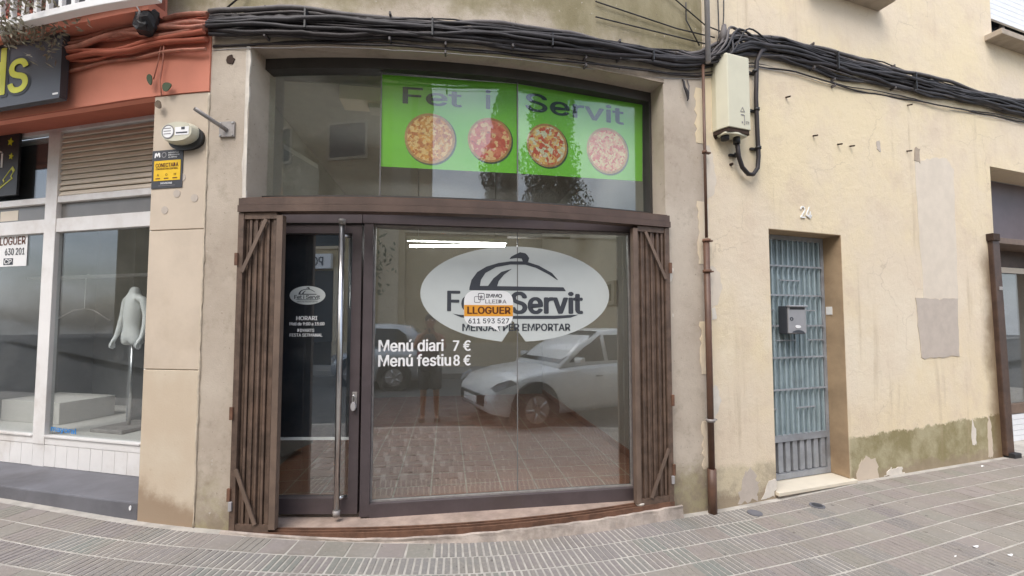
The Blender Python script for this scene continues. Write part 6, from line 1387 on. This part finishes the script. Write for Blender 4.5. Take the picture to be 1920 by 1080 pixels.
def tree(label, name, u, w, h, r, mat, count, size, seed, conifer=True, trunk=.16):
    t = thing(name, label, 'tree', SF(u, w, 0)); rnd = random.Random(seed)
    mb = MB(SF); mb.tube([(u, w, -.2), (u + .05, w, h * .3), (u, w, h * .7)], [trunk, trunk * .7, trunk * .25], 8); mb.build('trunk', M['bark'], t)
    if not conifer:
        for k in range(6):
            a = k * 1.05; z0 = h * rnd.uniform(.35, .6)
            MB(SF).tube([(u, w, z0), (u + r * .4 * math.cos(a), w + r * .4 * math.sin(a), z0 + h * .14), (u + r * .75 * math.cos(a), w + r * .75 * math.sin(a), z0 + h * .22)], [trunk * .45, trunk * .25, trunk * .1], 6).build('limb', M['bark'], t)
    mb = MB(SF)
    for _ in range(count):
        a = rnd.uniform(0, 6.283)
        if conifer:
            f = rnd.random() ** .8; z = .5 + (h - .5) * f; R = r * (1 - f) ** .35 * (.75 + .35 * math.sin(a * 3 + f * 9)); q = rnd.uniform(.45, 1) * R * (.86 + .14 * math.sin(f * 40 + a * 5))
        else:
            f = rnd.random(); z = h * (.42 + .58 * f); R = r * math.sin(math.pi * (.15 + .8 * f)); q = R * rnd.uniform(.3, 1.05)
            if math.sin(a * 4 + z * 3) < -.35: continue
        p = SF(u + q * math.cos(a), w + q * math.sin(a), z)
        d = Vector((rnd.uniform(-1, 1), rnd.uniform(-1, 1), rnd.uniform(-.3, 1.4) if conifer else rnd.uniform(-1, 1))).normalized() * size * rnd.uniform(.6, 1.3)
        e = d.cross(Vector((rnd.uniform(-1, 1), rnd.uniform(-1, 1), rnd.uniform(-1, 1)))).normalized() * size * .4
        I = [mb.addw(p - d), mb.addw(p + e), mb.addw(p + d), mb.addw(p - e)]; mb.face(*I)
    mb.build('crown', M[mat], t)
tree('dense dark cypress behind the low wall, reflected under the banner', 'cypress_tree', 3.5, 20.5, 17, 2.5, 'cypress', 24000, .15, 41)
tree('broad dark cypress in the middle, reflected behind the oval logo', 'cypress_tree', 5.2, 20.8, 11.5, 2.0, 'cypress', 12000, .16, 42)
tree('bushy cypress reflected in the right transom light under the banner', 'cypress_tree', 13.0, 19.8, 18, 3.0, 'cypress', 26000, .15, 43)
tree('leafy street tree opposite with thin trunk, reflected beside the mullion', 'street_tree', -2.0, 9.6, 5.2, 1.15, 'leaf', 700, .10, 44, False, .07)
tree('leafy street tree reflected at the right end of the pane', 'street_tree', 7.6, 9.7, 4.6, 1.3, 'leaf', 900, .10, 45, False, .08)

def car(label, u, w, ang, L, wd, H, paint, name='parked_car', hood=.30, z0=-.08):
    base = SF(u, w, z0); t = thing(name, label, 'car', base)
    C = Local(base, ang); hw = wd / 2
    belt = H * .62
    st = [(0, .70, belt * .78, .40), (.03, .86, belt * .97, .30), (.10, .96, belt * 1.02, .22), (.30, 1, belt * 1.02, .20), (.58, 1, belt, .20), (1 - hood, 1, belt * .97, .20), (1 - hood * .55, .98, belt * .91, .20), (1 - hood * .2, .93, belt * .80, .22), (.985, .80, belt * .66, .26), (1, .66, belt * .52, .34)]
    R = []
    for fx, fw, zt, zb in st:
        x = L * fx; y = hw * fw
        R.append([C(x, sy * yy, zz) for sy, P in ((1, [(0, zb), (y * .88, zb), (y * .98, zb + .10), (y, zb + (zt - zb) * .55), (y * .965, zt - .05), (y * .86, zt)]), (-1, [(0, zt + .025), (y * .86, zt), (y * .965, zt - .05), (y, zb + (zt - zb) * .55), (y * .98, zb + .10), (y * .88, zb)])) for yy, zz in P])
    MB(C).loft(R, world=True).build('body', paint, t)
    # cabin: belt outline to roof outline
    xb = [.02 * L, (1 - hood - .0) * L]; xr = [.10 * L, (1 - hood - .20) * L]
    yb, yr = hw * .86, hw * .66; zb_, zr = belt * .99, H
    mid = .5
    prof = [(.015, .0), (.05, .55), (.10, .90), (.20, .99), (.38, 1.0), (1 - hood - .22, .95), (1 - hood - .10, .55), (1 - hood + .015, .0)]
    R = []
    for fx, fz in prof:
        z = zb_ + (zr - zb_) * fz; y = yb + (yr - yb) * fz; x = L * fx
        R.append([C(x, yb * .995, zb_ - .05), C(x, y, z), C(x, y * .8, z + .02), C(x, -y * .8, z + .02), C(x, -y, z), C(x, -yb * .995, zb_ - .05)])
    MB(C).loft(R, world=True).build('cabin', paint, t)
    def sidept(fx, fz, sg):
        y = yb + (yr - yb) * fz + .008; return C(L * fx, sg * y, zb_ + (zr - zb_) * fz)
    for sg in (-1, 1):
        for P in ([(.10, .12), (.27, .12), (.27, .84), (.16, .82), (.12, .6)], [(.29, .12), (.475, .12), (.475, .86), (.29, .86)], [(.495, .12), (1 - hood - .03, .12), (1 - hood - .115, .52), (1 - hood - .215, .84), (.495, .86)]):
            mb = MB(C); I = [mb.addw(sidept(a, b, sg)) for a, b in P]; mb.face(*I); mb.build('side_window', M['car_glass'], t)
    mb = MB(C)
    f = 1 - hood
    I = [mb.addw(C(L * (f + .0), sg * yb * .90, zb_ + .045)) for sg in (-1, 1)] + [mb.addw(C(L * (f - .215), sg * yr * .92, zb_ + (zr - zb_) * .955)) for sg in (1, -1)]
    o_ = Vector((0, 0, .012))
    for i in I: mb.v[i] += o_ + C.t * .02
    mb.face(*I); mb.build('windscreen', M['car_glass'], t)
    mb = MB(C); I = [mb.addw(C(L * .012, sg * yb * .86, zb_ + .05)) for sg in (-1, 1)] + [mb.addw(C(L * .078, sg * yr * .9, zb_ + (zr - zb_) * .82)) for sg in (1, -1)]
    for i in I: mb.v[i] += -C.t * .015
    mb.face(*I); mb.build('rear_window', M['car_glass'], t)
    for fx in (.17, 1 - hood * .56):
        for sg in (-1, 1):
            x = L * fx
            MB(C).tube([C(x, sg * (hw - .20), .33), C(x, sg * (hw + .004), .33)], .40, 24, world=True, smooth=False).build('wheel_arch', M['black'], t)
            wh = MB(C).tube([C(x, sg * (hw - .20), .315), C(x, sg * (hw - .006), .315), C(x, sg * (hw + .012), .315)], [.315, .315, .285], 24, world=True).build('wheel', M['tyre'], t)
            mb = MB(C); mb.tube([C(x, sg * (hw - .02), .315), C(x, sg * (hw + .020), .315)], .205, 20, world=True, smooth=False); mb.build('rim', M['zinc'], wh)
            for k in range(5):
                a = k * 1.2566
                MB(C).tube([C(x + .05 * math.cos(a), sg * (hw + .022), .315 + .05 * math.sin(a)), C(x + .19 * math.cos(a), sg * (hw + .022), .315 + .19 * math.sin(a))], .02, 5, world=True).build('spoke', M['steel'], wh)
    for sg in (-1, 1):
        mb = MB(C); P = [(L * .945, .885, .66), (L * .90, .955, .72), (L * .925, .93, .79), (L * .965, .80, .73), (L * .985, .70, .655), (L * .972, .80, .60)]
        I = [mb.addw(C(x + .03, sg * hw * (y + .03), z * belt / .93)) for x, y, z in P]; mb.face(*I); mb.build('headlight', M['headlamp'], t)
        mb = MB(C); I = [mb.addw(C(x, sg * hw * y, z * belt)) for x, y, z in ((L * .016, .80, .66), (L * .050, .975, .70), (L * .060, .975, .93), (L * .026, .80, .93))]; mb.face(*I); mb.build('tail_light', M['red_lens'], t)
        MB(C).loft([[C(L * (f - .06) + a * .07, sg * (hw * .92 + yy), belt + .04 + zz * .11) for a, zz in ((0, 0), (1, .1), (1, .9), (0, 1))] for yy in (.02, .20)], world=True).build('mirror', paint, t)
        for z in (belt - .16,):
            for fx in (.36, .53): MB(C).tube([C(L * fx, sg * (hw + .004), z), C(L * fx + .14, sg * (hw + .006), z)], .012, 6, world=True).build('door_handle', M['zinc'], t)
    MB(C).box(L * .985, L * 1.006, -hw * .55, hw * .55, .36, .52).build('grille', M['black'], t, bevel=.01)
    MB(C).box(L * .990, L * 1.010, -.26, .26, .38, .48).build('number_plate', M['white'], t)
    MB(C).box(-.012, .02, -.26, .26, .62, .73).build('number_plate', M['white'], t)
    return t
# silver estate parked across the street, nose to the left
car('silver estate car parked across the street, reflected left of the photographer', .18, 7.9, STREET_A + math.pi, 4.75, 1.78, 1.56, M['car_silver'], hood=.27)
# white hatchback close behind the photographer on the right
car('white hatchback parked close by, reflected below the oval logo', 4.9, 4.75, STREET_A + math.pi - math.radians(18), 4.1, 1.74, 1.48, M['car_white'], hood=.30)

# the photographer
t = thing('person', 'person in a vest and dark shorts holding up a phone, reflected in the pane', 'person', SF(.36, 3.80, -.085))
PA = math.atan2(-FP.nm.y, -FP.nm.x)
PM = Local(SF(.32, 3.86, -.085), PA)       # x towards the glass, y to the person's left
V, E, R = [], [], []
pel = addv((0, 0, .93), (.15, .11)); wst = addv((0, 0, 1.08), (.135, .10), pel); chs = addv((.01, 0, 1.26), (.155, .11), wst); shl = addv((0, 0, 1.40), (.11, .085), chs); nk = addv((.0, 0, 1.48), .055, shl); hd0 = addv((.02, 0, 1.56), (.066, .075), nk); hd1 = addv((.03, 0, 1.64), (.078, .092), hd0); addv((.015, 0, 1.72), (.055, .065), hd1)
for sg in (-1, 1):
    h = addv((0, sg * .09, .84), .088, pel); k = addv((.015, sg * .105, .47), .056, h); cf = addv((-.01, sg * .11, .32), .052, k); an = addv((0, sg * .115, .09), .036, cf); hl = addv((.02, sg * .118, .04), (.036, .036), an); addv((.15, sg * .13, .03), (.038, .022), hl)
    s_ = addv((0, sg * .185, 1.39), .052, shl); el = addv((.14, sg * .24, 1.20), .042, s_); wr = addv((.33, sg * .10, 1.42), .029, el); pm = addv((.37, sg * .070, 1.47), (.024, .034), wr)
    for q in range(4):
        f1 = addv((.405, sg * (.058 - .002 * q), 1.455 + q * .019), .009, pm); f2 = addv((.412, sg * (.030), 1.462 + q * .019), .0085, f1); addv((.402, sg * .008, 1.466 + q * .019), .0075, f2)
    t1 = addv((.375, sg * .045, 1.445), .010, pm); addv((.378, sg * .02, 1.462), .009, t1)
skin_mesh('body', V, E, R, M['skin'], t, PM, 2)
def ell(mb, c, r, k=12, j=8, z0=-1.0):
    Rg = []
    for i in range(j + 1):
        ph = -math.pi / 2 + math.pi * i / j
        Rg.append([(c[0] + r[0] * math.cos(ph) * math.cos(a), c[1] + r[1] * math.cos(ph) * math.sin(a), c[2] + r[2] * math.sin(ph)) for a in [2 * math.pi * q / k for q in range(k)]])
    return mb.loft(Rg)
ell(MB(PM), (-.005, 0, 1.685), (.098, .092, .088)).build('hair', M['hair'], t)
for sg in (-1, 1):
    ell(MB(PM), (.098, sg * .031, 1.655), (.008, .013, .008)).build('eye', M['white'], t)
    ell(MB(PM), (.02, sg * .085, 1.63), (.02, .012, .03)).build('ear', M['skin'], t)
ell(MB(PM), (.108, 0, 1.625), (.016, .012, .022)).build('nose', M['skin'], t)
ell(MB(PM), (.098, 0, 1.582), (.008, .024, .006)).build('mouth', M['red_lens'], t)
mb = MB(PM); mb.loft([[(x * .135 * f + .005, y * .180 * g, z) for x, y in [(math.cos(a), math.sin(a)) for a in [2 * math.pi * q / 18 for q in range(18)]]] for z, f, g in ((.92, .98, .90), (1.08, .90, .82), (1.26, .98, .96), (1.37, .86, 1.0), (1.43, .62, .72))]); mb.build('vest', M['cloth_shirt'], t)
mb = MB(PM)
mb.loft([[(x * .145 + .005, y * .185 * g, z) for x, y in [(math.cos(a), math.sin(a)) for a in [2 * math.pi * q / 18 for q in range(18)]]] for z, g in ((.99, .93), (.90, 1.0), (.82, 1.04))])
for sg in (-1, 1): mb.loft([[(x * f + .008, sg * .098 + y * f, z) for x, y in [(math.cos(a), math.sin(a)) for a in [2 * math.pi * q / 14 for q in range(14)]]] for z, f in ((.86, .105), (.68, .098), (.52, .094))])
mb.build('shorts', M['cloth_dark'], t)
for sg in (-1, 1):
    mb = MB(PM); mb.loft([[(.06 + x * .135, sg * .125 + y * .048, z) for x, y in [(math.cos(a), math.sin(a)) for a in [2 * math.pi * q / 14 for q in range(14)]]] for z in (.0, .035, .06)]); mb.build('shoe', M['black'], t)
ph = thing('phone', 'black phone held up in both hands by the photographer', 'phone', PM(.40, 0, 1.46))
MB(PM).box(.392, .400, -.075, .075, 1.455, 1.530).build('body', M['black'], ph, bevel=.003)
